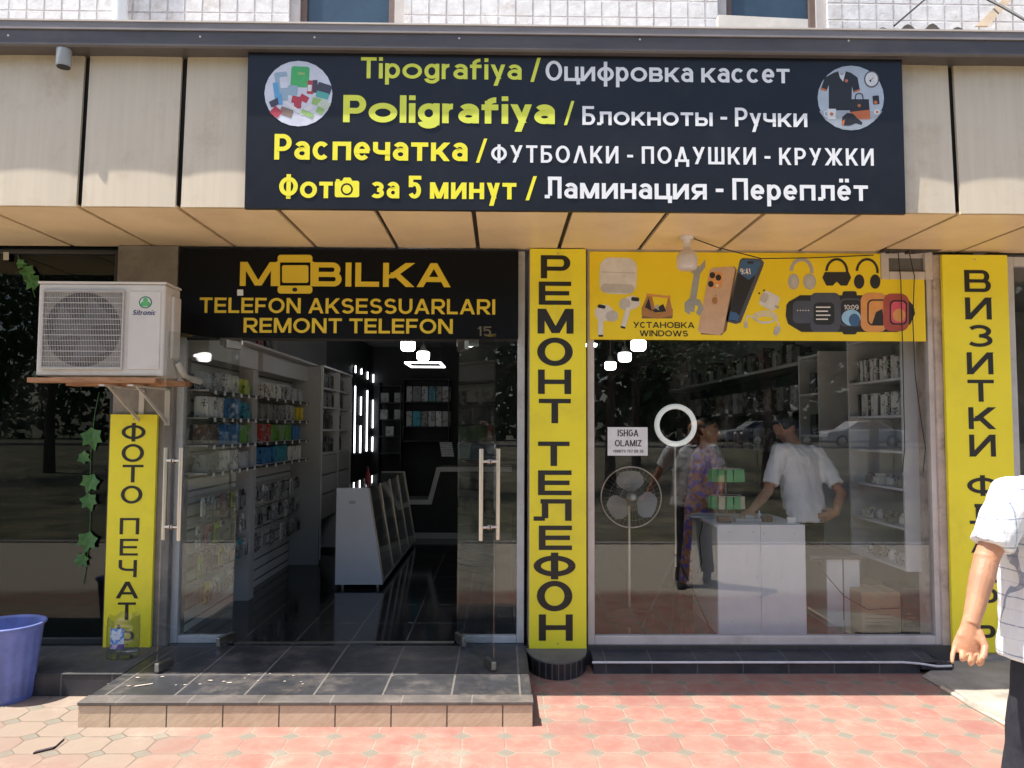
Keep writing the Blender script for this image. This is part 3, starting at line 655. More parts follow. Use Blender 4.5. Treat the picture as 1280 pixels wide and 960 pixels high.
zt = at(440, 424, 5.5)[1]
sf = thing('shop_entrance', 'glazed shop entrance with pale metal frame and fixed glass sidelights', 'entrance', ((lx0+rx1)/2, 5.5, FL))
fw = .052
ztop = 2.94
MB().box(lx0, lx0+fw, 5.5, 5.56, FL, ztop).build('frame_post', M_FRAME, sf, bevel=.004)
MB().box(rx1-fw, rx1, 5.5, 5.56, FL, ztop).build('frame_post', M_FRAME, sf, bevel=.004)
MB().box(lx0+fw+.001, dl, 5.501, 5.559, FL, FL+.05).build('sill_rail', M_FRAME, sf, bevel=.004)
MB().box(dr, rx1-fw-.001, 5.501, 5.559, FL, FL+.05).build('sill_rail', M_FRAME, sf, bevel=.004)
MB().box(lx0+fw-.004, dl, 5.526, 5.534, FL+.046, zt-.012).build('sidelight_pane', M_DOORGLASS, sf)
MB().box(dr, rx1-fw+.004, 5.526, 5.534, FL+.046, zt-.012).build('sidelight_pane', M_DOORGLASS, sf)
MB().box(lx0+fw+.002, rx1-fw-.002, 5.52, 5.54, zt-.01, ztop).build('transom_panel', M_BLACKPAINT, sf)
for xx in (dl, dr):
    s = 1 if xx == dr else -1
    MB().box(min(xx-.02*s, xx+.14*s), max(xx-.02*s, xx+.14*s), 5.517, 5.543, zt-.045, zt+.03).build('patch_fitting', M_DARKSTEEL, sf, bevel=.003)
MB().box(dl+.02, dr-.02, 5.50, 5.54, FL+.0005, FL+.004).build('threshold', M_DARKSTEEL, sf)
def door(hx, px, py, label):
    ox, oy = atz(px, py, FL+.01)
    L = math.hypot(ox-hx, oy-5.53); L = max(.70, min(.86, L)); ang = math.atan2(oy-5.53, ox-hx)
    t = thing('glass_door', label, 'door', (hx, 5.53, FL), 'open glass doors of the entrance')
    b = Vector((hx, 5.53, FL)); H = zt-FL-.03
    MB().box(hx+.0, hx+L, 5.525, 5.535, FL+.012, FL+H).build('door_pane', M_DOORGLASS, t)
    for a, c, z0, z1, nm in ((-.01, .16, .010, .070, 'patch_fitting'), (L-.13, L+.006, .010, .062, 'door_stop_fitting'), (-.01, .16, H-.05, H+.012, 'patch_fitting')):
        MB().box(hx+a, hx+c, 5.514, 5.546, FL+z0, FL+z1).build(nm, M_DARKSTEEL, t, bevel=.004)
    hz0, hz1 = at(608, 675, 4.95)[1], at(608, 561, 4.95)[1]
    for s in (-1, 1):
        mb = MB(); y = 5.53+s*.058; xx = hx+L-.09
        mb.tube([(xx, y, hz0), (xx, y, hz1)], .0145, 14)
        for q in (.14, .86):
            z = hz0+(hz1-hz0)*q; mb.tube([(xx, 5.53+s*.006, z), (xx, y, z)], .010, 10); mb.tube([(xx, 5.53+s*.005, z), (xx, 5.53+s*.012, z)], .018, 12)
        mb.build('handle', M_STEEL, t)
    t.rotation_euler = (0, 0, ang); return t
door(dl, 196, 840, 'left glass door swung open beside the photo printing sign')
door(dr, 617, 838, 'right glass door swung open beside the central yellow sign')
# sill of plaster strip left of the entrance
# ================================================================== SIGNS
M_SIGNBLACK = mat('black_sign_film', (.011, .012, .017), .3, .12, 2, .12, 1.6, spec=.34, dirt=(.035, .034, .035), dirt_amt=.35)
M_SIGNYEL = mat('yellow_sign_film', (.88, .765, .04), .45, .03, 2, .10, 2.2, spec=.4, dirt=(.52, .42, .07), dirt_amt=.28)
M_BANNER = mat('warm_yellow_banner', (.86, .655, .022), .45, .03, 2, .12, 2.0, spec=.4, dirt=(.55, .40, .05), dirt_amt=.25)
M_YEL = mat('yellow_lettering', (.86, .78, .03), .5, .02)
M_YELSHADE = mat('shaded_yellow_lettering', (.72, .76, .075), .5, .02)  # yellow of the upper rows, the gutter's shade put into the colour
M_GOLD = mat('golden_yellow_lettering', (.72, .52, .03), .5, .02)
M_WHITE = mat('white_lettering', (.80, .80, .82), .5, .02)
M_INK = mat('black_lettering', (.016, .015, .013), .5, .02)
def P(c, n, rough=.5): return mat('print_'+n, c, rough, .07, 14)

# --- large printing sign on the fascia
x0, x1, z0, z1 = rect(307.5, 60, 1130, 264, 4.46)
SYB = 4.462
ps = thing('printing_sign', 'large black sign on the canopy advertising printing in yellow and white letters', 'sign', ((x0+x1)/2, SYB, z0))
MB().box(x0, x1, SYB, 4.492, z0, z1).build('sign_panel', M_SIGNBLACK, ps, bevel=.003)
T = SYB-.0015
rows = [
 ('Tipografiya', 451, 652, 72.5, 98.8, M_YELSHADE, .18, .11), ('/', 663, 676, 73, 101, M_YELSHADE, .15, .1), ('Оцифровка кассет', 682, 987, 77.5, 102.5, M_WHITE, .17, .13),
 ('Poligrafiya', 429, 693.5, 120, 154, M_YELSHADE, .235, .09), ('/', 705, 718, 127, 155, M_YELSHADE, .13, .1), ('Блокноты - Ручки', 728, 1009, 134, 157.5, M_WHITE, .17, .13),
 ('Распечатка', 343, 584.5, 168.5, 200.5, M_YEL, .19, .13), ('/', 595, 609, 174, 202, M_YEL, .14, .1), ('ФУТБОΛКИ - ПОДУШКИ - КРУЖКИ', 614, 1092, 183.5, 205, M_WHITE, .17, .2),
 ('Фот', 349, 416, 219, 247.5, M_YEL, .19, .13), ('за 5 минут', 463, 645.5, 220, 248.5, M_YEL, .19, .15), ('/', 657, 671, 221, 249, M_YEL, .15, .1), ('Ламинация - Переплёт', 681, 1085, 222.5, 249.5, M_WHITE, .18, .15)]
for t_, a, b, c, d, m_, w_, g_ in rows:
    words_px('lettering', m_, ps, t_, a, b, c, d, T, weight=w_, gap=g_)
# camera symbol
mb = MB(); flat(mb, rr(418.5, 226, 449, 246.5, 2.5), T); flat(mb, [(427, 227), (430, 222), (438, 222), (441, 227)], T-.0001); flat(mb, [(420, 226.5), (420, 224), (424.5, 224), (424.5, 226.5)], T-.0001)
mb.build('camera_symbol', M_YEL, ps)
mb = MB(); flat(mb, ell(433.5, 236.5, 7.6, 7.6), T-.0004); cam_ring = mb.build('lens_ring', M_SIGNBLACK, ps)
mb = MB(); flat(mb, ell(433.5, 236.5, 5.4, 5.4), T-.0008); mb.build('lens_disc', M_YEL, ps)
# round picture: printed boxes and cards
M_PIC = [P((.62, .64, .74), 'pale_lilac'), P((.07, .42, .14), 'green'), P((.30, .42, .52), 'blue_grey'), P((.12, .35, .62), 'blue'), P((.45, .05, .08), 'crimson'), P((.06, .06, .09), 'navy'),
         P((.55, .60, .50), 'sage'), P((.10, .40, .38), 'teal'), P((.70, .70, .72), 'white'), P((.30, .48, .16), 'leaf_green'), P((.25, .18, .15), 'brown')]
mb = MB(); flat(mb, ell(373, 117, 42.5, 41), T); k = [0]
def pz(poly, mi):
    k[0] += 1; flat(mb, poly, T-.0003-.00006*k[0], mi)
rot = lambda cx, cy, w, h, a: rr(cx-w/2, cy-h/2, cx+w/2, cy+h/2, min(w, h)*.12, 2, a)
for cx_, cy_, w_, h_, a_, c_ in [(352, 103, 16, 26, -6, 2), (375, 96, 23, 26, 3, 1), (354, 115, 12, 22, 0, 2), (346, 116, 7, 26, -8, 3), (366, 113, 12, 13, 5, 2), (388, 109, 8, 17, 4, 4), (394, 108, 6, 16, 0, 5),
     (405, 111, 18, 13, 18, 5), (403, 119, 16, 8, 15, 7), (371, 125, 13, 9, 12, 4), (380, 123, 11, 8, 30, 4), (396, 127, 12, 9, 14, 9), (405, 131, 13, 12, 40, 6), (358, 140, 16, 10, 20, 10), (372, 131, 9, 9, 0, 4),
     (344, 128, 14, 8, -25, 5), (345, 140, 12, 11, 40, 4), (383, 137, 18, 6, -30, 8), (384, 142, 16, 6, 25, 9), (366, 134, 20, 4, 35, 8), (400, 138, 9, 8, 25, 9), (377, 92, 8, 3, 3, 9), (355, 103, 10, 14, -6, 0), (387, 110, 5, 8, 4, 8), (350, 124, 5, 14, -8, 3)]:
    pz(rot(cx_, cy_, w_, h_, a_), c_)
mb.build('round_picture', M_PIC, ps)
# round picture: shirt, bag, cap, mug, clock
M_PIC2 = [P((.40, .46, .54), 'slate_blue'), P((.018, .018, .022), 'black'), P((.50, .14, .05), 'orange_red'), P((.62, .63, .66), 'pale_grey'), P((.10, .08, .09), 'dark_grey'), P((.34, .38, .44), 'shelf_grey')]
mb = MB(); flat(mb, ell(1063.5, 122.5, 41.5, 40.5), T); k[0] = 0
pz([(1024, 139), (1103, 139), (1096, 148), (1086, 156), (1064, 162.5), (1045, 159), (1032, 150)], 5)
pz([(1042, 91), (1048, 89), (1052, 93), (1057, 89), (1064, 91), (1072, 97), (1075, 113), (1067, 116), (1065, 108), (1064, 138), (1036, 138), (1036, 106), (1033, 114), (1026, 111), (1031, 97)], 1)
pz([(1048, 89), (1052, 94), (1057, 89), (1054, 102), (1050, 97)], 3); pz(ell(1058, 101, 2, 2), 2)
pz([(1026, 109), (1033, 112), (1033, 114.5), (1025, 112)], 2); pz([(1067, 114), (1075, 111), (1075.5, 113), (1067.5, 116)], 2)
pz([(1063, 124), (1086, 124), (1088, 149), (1062, 149)], 1); pz([(1062.4, 140), (1087.4, 137), (1088, 149), (1062, 149)], 2)
stroke_px(mb, [(1069, 124), (1070, 118), (1074, 116.5), (1078, 118), (1079, 124)], 1.2, T-.0022, 1)
pz(ell(1074, 132, 2, 2), 2)
pz([(1034, 136), (1045, 136), (1044.5, 149), (1034.5, 149)], 3); stroke_px(mb, [(1034, 139), (1030, 140), (1031, 145), (1034.5, 146)], 1.5, T-.0022, 3); pz(ell(1039.5, 142.5, 2.2, 2.2), 2)
pz([(1052, 154), (1053, 146), (1059, 141), (1066, 142), (1072, 148), (1078, 153), (1077, 156), (1070, 154), (1062, 157), (1055, 157)], 1); pz([(1052, 152), (1056, 149), (1055, 157), (1052, 156)], 2)
pz(ell(1089.5, 99, 9.5, 10.5), 4); pz(ell(1089.5, 99, 7.8, 8.8), 3); pz([(1089, 99), (1093, 95), (1090, 100)], 2); pz([(1089, 99), (1086, 101), (1089, 103)], 1)
pz(rot(1095, 125, 8, 11, -6), 1); pz(ell(1094.5, 128, 2.3, 2.3), 2); pz(ell(1096, 140, 4, 3.4), 3); pz(ell(1096.5, 140, 1.8, 1.6), 2)
mb.build('round_picture', M_PIC2, ps)

# --- phone shop sign over the door
x0, x1, z0, z1 = rect(223.5, 311.5, 648, 422.5, 5.44)
ms = thing('phone_shop_sign', 'black sign with golden letters and phone symbol above the glass doors', 'sign', ((x0+x1)/2, 5.44, z0))
MB().box(x0, x1, 5.442, 5.475, z0, z1).build('sign_panel', mat('deep_black_film', (.005, .0055, .007), .42, .05, 2, spec=.14), ms, bevel=.002)
T = 5.4405
for t_, a, b, c, d, w_, g_ in [('M', 300, 346, 327.5, 357.5, .24, .1), ('BILKA', 391, 563, 328.5, 358.5, .24, .16), ('TELEFON AKSESSUARLARI', 249.5, 619, 373, 392, .19, .13), ('REMONT TELEFON', 304.5, 566, 398, 416.5, .2, .13)]:
    words_px('lettering', M_GOLD, ms, t_, a, b, c, d, T, weight=w_, gap=g_)
mb = MB(); flat(mb, rr(347, 318.5, 390.5, 327.5, 4), T); flat(mb, [(347, 325), (390.5, 325), (390.5, 328), (347, 328)], T-.0001)
flat(mb, rr(352.5, 331.5, 385.5, 353.5, 2.5), T); flat(mb, rr(347, 357, 390.5, 367, 4), T)
flat(mb, [(345, 327), (350, 327), (350, 357.6), (345, 357.6)], T-.0003); flat(mb, [(388, 327), (392.5, 327), (392.5, 357.6), (388, 357.6)], T-.0003)
mb.build('phone_symbol', M_GOLD, ms)
mb = MB(); flat(mb, ell(368.5, 362, 3.2, 2.6), T-.0006); mb.build('phone_button', M_SIGNBLACK, ms)
mb = MB(); flat(mb, rr(296.5, 362, 304, 369.5, .5), T-.0004); mb.build('small_sticker', M_PIC[8], ms)
st_ = thing('door_number_sticker', 'small grey number sticker above the right glass door', 'sticker', (at(606, 415, 5.43)[0], 5.4395, at(606, 415, 5.43)[1]))

mb = MB(); text_px(mb, '15', 597, 614, 408, 420, 5.4385, weight=.17); mb.build('lettering', P((.13, .11, .07), 'dull_gold'), st_)
mb = MB(); flat(mb, rr(577, 406, 616, 422, 1), 5.4397); mb.build('backing', mat('deep_black_film', (.008, .009, .011)), st_)

# --- vertical yellow signs
def vsign(name, label, pxt, py0, pxb, py1, Y, letters, wgt=.25, th=.03):
    x0 = (at(pxt[0], py0, Y)[0]+at(pxb[0], py1, Y)[0])/2; x1 = (at(pxt[1], py0, Y)[0]+at(pxb[1], py1, Y)[0])/2
    z0 = at((pxb[0]+pxb[1])/2, py1, Y)[1]; z1 = at((pxt[0]+pxt[1])/2, py0, Y)[1]
    t = thing(name, label, 'sign', ((x0+x1)/2, Y, z0), 'vertical yellow signs on the pillars')
    MB().box(x0, x1, Y+.002, Y+th, z0, z1).build('sign_panel', M_SIGNYEL, t, bevel=.002)
    for ch, a, b, c, d in letters:
        mb = MB(); xa, xb, za, zb = rect(a, c, b, d, Y)
        text_mesh(mb, ch, xa, xb, za, zb, Y+.0005, weight=wgt*((xb-xa)/(zb-za))**.35 if xb-xa > .03 else wgt, gap=0, hf=.66); mb.build('letter', M_INK, t)
    for zz in (z0+.035, z1-.035): MB().lathe([(0, .0035), (.005, .003), (.006, 0)], ((x0+x1)/2, Y+.002, zz), 8, ax='y').build('screw', M_DARKSTEEL, t)
    return t, x0, x1
L1 = [('Р',676,713,319,348),('Е',673.5,714,352,381),('М',672,717,386,417),('О',671.5,716,422,457.5),('Н',672.5,714,462,492.5),('Т',673.5,713.5,498.5,529),
      ('Т',672.5,712,552,582.5),('Е',672.5,714.5,588,619),('Л',667,714.5,624,651),('Е',673.5,715,657,687.5),('Ф',667,719.5,692,723),('О',671,715.5,726,764),('Н',673.5,716,768,801)]
vsign('vertical_sign', 'tall yellow sign with thirteen black letters between the doors and the large window', (663, 735.5), 311, (661, 730), 811, 5.425, L1)
L2 = [('Ф',152,182,529.5,551),('О',152,180,555,577.5),('Т',153,179,581,603),('О',151,178,607,629.5),('П',149.5,174,647.5,668),('Е',149.5,172.5,673.5,694.5),('Ч',148,171,700,721.5),('А',145,173,727,748),('Т',147,169.5,753,775),('Ь',146,167.5,781,801)]
vsign('vertical_sign', 'narrow yellow photo printing sign on the pillar below the air conditioner', (139, 197), 518, (127, 187), 812, 5.40, L2, wgt=.2)
L3 = [(c, 1205.5+i*1.05, 1238.5+i*1.05, 337.5+i*34.3, 365+i*34.3) for i, c in enumerate('ВИЗИТКИ')]+[('Ф',1209,1248,595,619),('Л',1212,1248,630,655),('А',1214,1248,665,691),('Е',1221,1248,700,728.5),('Р',1221,1248,735.5,763),('Ы',1216,1256,772,797.5)]
vsign('vertical_sign', 'tall yellow business card sign on the right pillar, half hidden by the walking man', (1179, 1263), 318.5, (1190.5, 1272), 816, 5.41, L3, wgt=.22)

# --- yellow product banner on the window head
x0, x1, z0, z1 = rect(737, 316, 1156, 425.5, 5.455)
bn = thing('product_banner', 'yellow banner with printed phones, watches and earphones over the large window', 'sign', ((x0+x1)/2, 5.455, z0))
vx = at(1101, 335, 5.45)[0]; vz = at(1130, 349, 5.45)[1]
MB().prism([(x0, z0), (x1, z0), (x1, vz), (vx, vz), (vx, z1), (x0, z1)], 5.455, 5.468).build('banner_sheet', M_BANNER, bn)
T = 5.4535
MPB = [P((.68, .66, .64), 'off_white'), P((.022, .022, .025), 'black2'), P((.60, .40, .27), 'gold_phone'), P((.05, .13, .28), 'deep_blue'), P((.33, .345, .34), 'wrench_grey'), P((.42, .20, .07), 'wood_brown'),
       P((.44, .42, .40), 'silver_grey'), P((.70, .32, .10), 'orange'), P((.40, .08, .06), 'dark_red'), P((.07, .08, .11), 'navy_band'), P((.50, .48, .46), 'shade_white'), P((.20, .12, .06), 'dark_wood'), P((.68, .10, .16), 'pink_red'), P((.30, .55, .80), 'sky_blue')]
def art(name, shapes):
    mb = MB()
    for i, (poly, mi) in enumerate(shapes): flat(mb, poly, T-.00008*i, mi)
    return mb.build(name, MPB, bn)
rp = lambda pts, cx, cy, a: [(cx+(x-cx)*math.cos(R(a))-(y-cy)*math.sin(R(a)), cy+(x-cx)*math.sin(R(a))+(y-cy)*math.cos(R(a))) for x, y in pts]
art('printed_earbud_case', [(rr(749.5, 322, 796, 367.5, 13, rot=2), 0), (rr(752, 340, 794, 341.2, .5, rot=2), 10), (ell(780, 345, 1, 1, 8), 6), (rr(751, 355, 793, 366, 5, rot=2), 10)])
art('printed_earbud', [(ell(755, 391, 11.5, 10.5), 0), (ell(765, 395, 8, 7), 10), (rr(747.5, 392, 754, 420, 3), 0), (rr(747, 381, 757, 385.5, 2, rot=10), 1), (rr(748, 418.5, 754, 421, 1), 1)])
art('printed_earbud', [(ell(790, 378, 10, 8.5), 0), (ell(781, 380, 7, 7.5), 10), (rp(rr(783, 384, 789, 411, 3), 786, 384, 16), 0), (rr(789, 371.5, 799, 376.5, 2, rot=6), 1), (rp(rr(783, 409, 789, 411.5, 1), 786, 384, 16), 1)])
art('printed_toolbox', [([(803, 394), (839, 389), (841, 395), (840, 398), (802, 398)], 11), ([(802, 385), (810, 367), (815, 369), (821, 398), (802, 394)], 5), ([(832, 386), (836, 368), (841, 390), (840, 396)], 5), ([(802, 385), (820, 392), (841, 386), (841, 394), (822, 398.5), (802, 394.5)], 5),
   ([(808, 367), (838, 370), (838, 373), (808, 370)], 7), ([(806, 384), (811, 372), (815, 389)], 1), ([(815, 388), (829, 380), (833, 389), (820, 391)], 1), ([(817, 384), (822, 380), (824, 388)], 6)])
art('printed_wrench', [(rp(rr(864, 336, 872, 390, 2), 868, 363, 9), 4), (rp([(860, 331), (864, 322), (868, 320), (868, 330), (874, 332), (879, 322), (881, 331), (877, 340), (866, 342)], 868, 335, 12), 4), (rp([(855, 380), (862, 372), (874, 374), (880, 384), (876, 394), (871, 391), (873, 382), (866, 380), (862, 385), (864, 394), (857, 391)], 867, 384, 8), 4)])
for a, b in (((791.5, 868), ('УСТАНОВКА', 402.5, 410)), ((799.5, 860), ('WINDOWS', 413, 420.5))): words_px('lettering', M_INK, bn, b[0], a[0], a[1], b[1], b[2], T, weight=.2, gap=.12)
gp_ = [(887, 338), (891, 334.5), (916, 333), (919, 336), (904, 415), (900, 419), (875, 416), (872.5, 412)]
apl = [(891.5, 376), (895, 374.5), (898, 376), (897, 380), (894.5, 379.5), (892, 380)]
art('printed_gold_phone', [([(890, 339), (918, 333), (921, 337), (908, 413), (902, 419), (876, 418)], 11), (gp_, 2), (rr(886, 340, 903, 360, 4, rot=8), 7), (ell(890.5, 344, 3.6, 3.9), 1), (ell(898, 347, 3.6, 3.9), 1), (ell(888.5, 355, 3.6, 3.9), 1), (ell(896.5, 357, 1.8, 1.9), 0), (ell(893.5, 375.5, 3.6, 4.6), 5), (ell(898, 374.5, 1.6, 1.8), 2), ([(893, 370), (896, 367.5), (895, 370.5)], 5)])
art('printed_blue_phone', [([(925, 325), (928, 322.5), (951, 323.5), (955, 328), (954, 333), (926, 403), (920, 405), (908, 402), (908, 397)], 9), ([(926, 327), (929, 325), (949, 326), (950.5, 329), (922, 400), (919, 402), (911, 400), (910.5, 396)], 1), ([(926, 327), (929, 325), (949, 326), (950.5, 329), (945, 343), (936, 350), (922, 340)], 3), ([(912.5, 389), (921, 391), (924, 395), (921.5, 401), (911, 399.5)], 3), (rr(934, 326.5, 942, 329.5, 1.4), 1)])
mb = MB(); text_px(mb, '9:41', 926, 938.5, 335.5, 343, T-.002, weight=.15, slant=-.12); mb.build('lettering', M_WHITE, bn)
art('printed_charger', [(rr(951, 366, 973, 386, 4, rot=28), 0), (rr(951, 366, 960, 378, 3, rot=28), 10), (rr(968, 382, 974, 385, 1, rot=28), 6), (ell(949, 366.5, 1.3, 1.3, 8), 1), (ell(955, 363, 1.3, 1.3, 8), 1)])
mb = MB()
for kx in range(3): stroke_px(mb, [(x_, y_) for x_, y_ in ell(956.5, 396+kx*1.6, 15-kx*2, 6.6-kx, 28)]+[(971.5-kx*2, 396+kx*1.6)], 1.6, T-.0002*kx, 0)
stroke_px(mb, [(941, 397), (934, 394), (932.5, 403)], 1.5, T-.001, 0); stroke_px(mb, [(970, 400), (974, 406), (972, 412)], 1.6, T-.001, 0)
flat(mb, rr(930.5, 402, 934.5, 410, 1), T-.0014, 10); flat(mb, rp(rr(969, 408, 976, 416, 1), 972, 410, 20), T-.0014, 10); flat(mb, rp(rr(969.5, 414, 975, 419, .5), 972, 410, 20), T-.0015, 6)
mb.build('printed_cable', MPB, bn)
def head(name, cx, col, cup, tall):
    mb = MB(); stroke_px(mb, [(cx+13*math.cos(R(a)), 340-16*math.sin(R(a))) for a in range(-5, 186, 12)], 3.2 if col != 6 else 4.5, T, col)
    if tall == 2:
        flat(mb, [(cx-18, 347), (cx-15, 340), (cx+15, 340), (cx+18, 347), (cx+13, 357), (cx+5, 357), (cx, 352), (cx-5, 357), (cx-13, 357)], T-.0004, cup)
    else:
        flat(mb, ell(cx-10, 352, 7 if tall else 6.5, 10 if tall else 9), T-.0004, cup); flat(mb, ell(cx+10, 352, 8 if tall else 6.5, 10 if tall else 9), T-.0005, cup)
        if tall: flat(mb, ell(cx-8.5, 353, 4, 7), T-.0006, 1 if col == 1 else 10); flat(mb, ell(cx+11.5, 353, 5, 8), T-.0007, 10)
    mb.build(name, MPB, bn)
head('printed_headphones', 1002, 6, 6, 1); head('printed_headphones', 1046, 1, 1, 2); head('printed_headphones', 1084, 1, 1, 0)
art('printed_watches', [([(983, 381), (986, 377), (1000, 369), (1130, 369), (1142, 382), (1144, 392), (1138, 405), (1122, 415), (1002, 415), (985, 405), (982, 395)], 1),
  (rr(991, 376, 1016, 404, 6), 9), (rr(1013, 366, 1050, 415, 7), 9), (rr(1017, 378, 1043, 406, 6), 1), (rr(1053, 364, 1071, 418, 3), 1), (rr(1049, 373, 1079, 408, 7), 9), (rr(1051, 375, 1077, 406, 6), 1), (ell(1064, 397, 12, 10), 13), (ell(1068, 400, 7, 8), 3),
  (rr(1076, 366, 1109, 415, 10), 7), (rr(1084, 374, 1109, 407, 7), 1), (rr(1086, 376, 1107, 405, 5), 7), ([(1090, 405), (1095, 390), (1103, 386), (1105, 405)], 1), (rr(1104, 367, 1136, 414, 10), 8), (rr(1112, 375, 1134, 406, 6), 1), (rr(1114, 377, 1132, 404, 5), 12), (ell(1124, 394, 8, 8), 7)])
mb = MB()
text_px(mb, '10:09', 1055, 1073, 381, 387, T-.004, weight=.14, gap=.1)
for i in range(4): stroke_px(mb, [(1020, 384+i*5), (1038-3*(i % 2), 384+i*5)], 1.5, T-.004, 0)
for i in range(5): flat(mb, ell(997+i*3.4, 388, .8, .8, 6), T-.004, 0)
mb.build('watch_face_marks', [M_WHITE], bn)
# vent opening beside the banner
vt = frame_thing('transom_vent', 'small grey glass vent above the right end of the yellow banner', 1101.5, 1166, 307, 349, 10, 5.448, M_FRAMEPINK, mat('vent_glass', (.12, .12, .12), .15))
# ================================================================== AIR CONDITIONER ON ITS BRACKET
M_ACW = mat('aged_white_enamel', (.60, .565, .52), .4, .05, 4, .05, 50, dirt=(.36, .31, .26), dirt_amt=.35)
M_GRILL = mat('grey_wire_grille', (.46, .43, .40), .5, .08)
AY = 4.90
ax0, ax1, az0, az1 = rect(46.5, 355, 205.5, 470, AY)
ac = thing('air_conditioner', 'aged white outdoor air conditioner unit with round fan grille mounted over the photo printing sign', 'air conditioner', ((ax0+ax1)/2, AY, az0))
AD = .23
MB().box(ax0, ax1, AY, AY+AD, az0, az1).build('casing', M_ACW, ac, bevel=.012)
MB().box(ax0-.006, ax1+.006, AY-.006, AY+AD+.006, az1+.0005, az1+.016).build('top_cover', M_ACW, ac, bevel=.005)
ppx = (ax1-ax0)/157.5         # metres per photo pixel on the front
fx, fz = ax0+(103.7-46.5)*ppx, az0+(470-412)*ppx; fr = 46.5*ppx
gx0, gx1, gz0, gz1 = ax0+8*ppx, ax0+107*ppx, az0+9*ppx, az1-9.5*ppx
MB().box(gx0, gx1, AY-.004, AY-.001, gz0, gz1).build('grille_panel', mat('grille_backing', (.30, .27, .24), .6, .1), ac, bevel=.0015)
MB().lathe([(0, .006), (fr, .006), (fr, .0045)], (fx, AY, fz), 48, ax='y').build('fan_opening', mat('fan_dark', (.035, .033, .036), .6, .2), ac)
fb = MB()
for k in range(3):
    a0 = k*120+20
    fb.add([(fx+rr_*math.cos(R(a0+da)), AY-.0075-dy, fz+rr_*math.sin(R(a0+da))) for rr_, da, dy in ((.05, 0, 0), (fr*.93, -10, .0), (fr*.93, 60, .002), (.05, 70, .002))], [(0, 1, 2, 3)])
fb.lathe([(0, .011), (.05, .0095), (.055, .007)], (fx, AY, fz), 20, ax='y'); fb.build('fan_blade_set', mat('fan_grey', (.10, .095, .105), .4), ac)
gm = MB()
nw = 48
for i in range(nw+1):
    x = gx0+.006+(gx1-gx0-.012)*i/nw; gm.box(x-.0011, x+.0011, AY-.0155, AY-.0135, gz0+.004, gz1-.004)
for i in range(15):
    z = gz0+.008+(gz1-gz0-.016)*i/14; w = .0016 if i % 3 else .0026; gm.box(gx0+.003, gx1-.003, AY-.0185, AY-.0158, z-w, z+w)
for xx in (gx0, gx1): gm.box(xx-.004, xx+.004, AY-.019, AY-.0005, gz0-.004, gz1+.004)
for zz in (gz0, gz1): gm.box(gx0+.0045, gx1-.0045, AY-.019, AY-.0005, zz-.004, zz+.004)
gm.build('wire_grille', M_GRILL, ac)
bx0, bx1 = gx1+6*ppx, ax1-5*ppx
blank = MB().box(bx0, bx1, AY-.006, AY+.003, gz0-.004, gz1+.004).build('blank_panel', M_ACW, ac, bevel=.012)
# emblem and name
T = AY-.0068
def acp(px, py): return (ax0+(px-46.5)*ppx, T, az0+(470-py)*ppx)
def acflat(mb, pts, dy=0, mi=0):
    p = [(x_, y_-dy, z_) for x_, y_, z_ in (acp(*q) for q in pts)][::-1]
    return mb.add(p, [tuple(range(len(p)))], mi)
ME = [P((.03, .14, .10), 'dark_green'), P((.62, .62, .60), 'pale2'), P((.10, .40, .13), 'leaf'), P((.02, .03, .12), 'navy_text')]
mb = MB(); acflat(mb, ell(180, 377.5, 8.2, 7.6)); acflat(mb, ell(180, 377.5, 6.7, 6.2), .0003, 1)
for q in ((180, 374.6), (177, 379.6), (183, 379.6)): acflat(mb, ell(q[0], q[1], 3.1, 3.0), .0005+.0001*(q[0]-177), 2)
acflat(mb, [(179.5, 378), (180.5, 378), (181, 383), (179, 383)], .0013, 2); mb.build('emblem', ME, blank)
mb = MB(); a = acp(164.5, 393.5); b = acp(193, 387.2); text_mesh(mb, 'Sitronic', a[0], b[0], a[2], b[2], T, weight=.2, gap=.1, slant=.2); mb.build('lettering', ME[3], blank)
# side valve cover and pipe
MB().box(ax1-.002, ax1+.022, AY+.08, AY+.20, az0+.12, az1-.06).build('valve_cover', M_ACW, ac, bevel=.01)
pp = MB().tube([(ax1+.02, AY+.16, az0+.10), (ax1+.04, AY+.18, az0+.05), (ax1+.035, AY+.26, az0+.01), (ax1+.03, 5.42, az0+.0)], .022, 10).build('pipe_bend', M_ACW, ac)
# board and brackets carrying it
bz = az0-.012
sh = thing('air_conditioner_shelf', 'rough wooden boards on two pale brackets carrying the air conditioner', 'shelf', ((ax0+ax1)/2, 5.1, bz-.04))
M_WOOD = mat('rough_orange_wood', (.34, .17, .085), .75, .25, 7, .3, 60, stretch=(1, 6, 6))
MB().box(ax0-.035, ax1-.035, AY-.03, AY+.06, bz-.032, bz-.001).build('board', M_WOOD, sh, bevel=.002)
MB().box(ax0+.08, ax1+.06, AY+.2, AY+.30, bz-.040, bz-.004).build('board', M_WOOD, sh, bevel=.002)
for px in (157, 191):
    x = at(px, 495, 5.2)[0]
    mb = MB().prismx([(AY-.02, bz-.042), (5.438, bz-.042), (5.438, bz-.052), (AY-.02, bz-.052)][::-1], x-.018, x+.018)
    mb.prismx([(5.428, bz-.055), (5.438, bz-.055), (5.438, bz-.30), (5.428, bz-.30)][::-1], x-.018, x+.018)
    mb.prismx([(AY+.06, bz-.053), (AY+.10, bz-.053), (5.427, bz-.26), (5.427, bz-.29)], x-.004, x+.004)
    mb.build('bracket', M_ACW, sh)
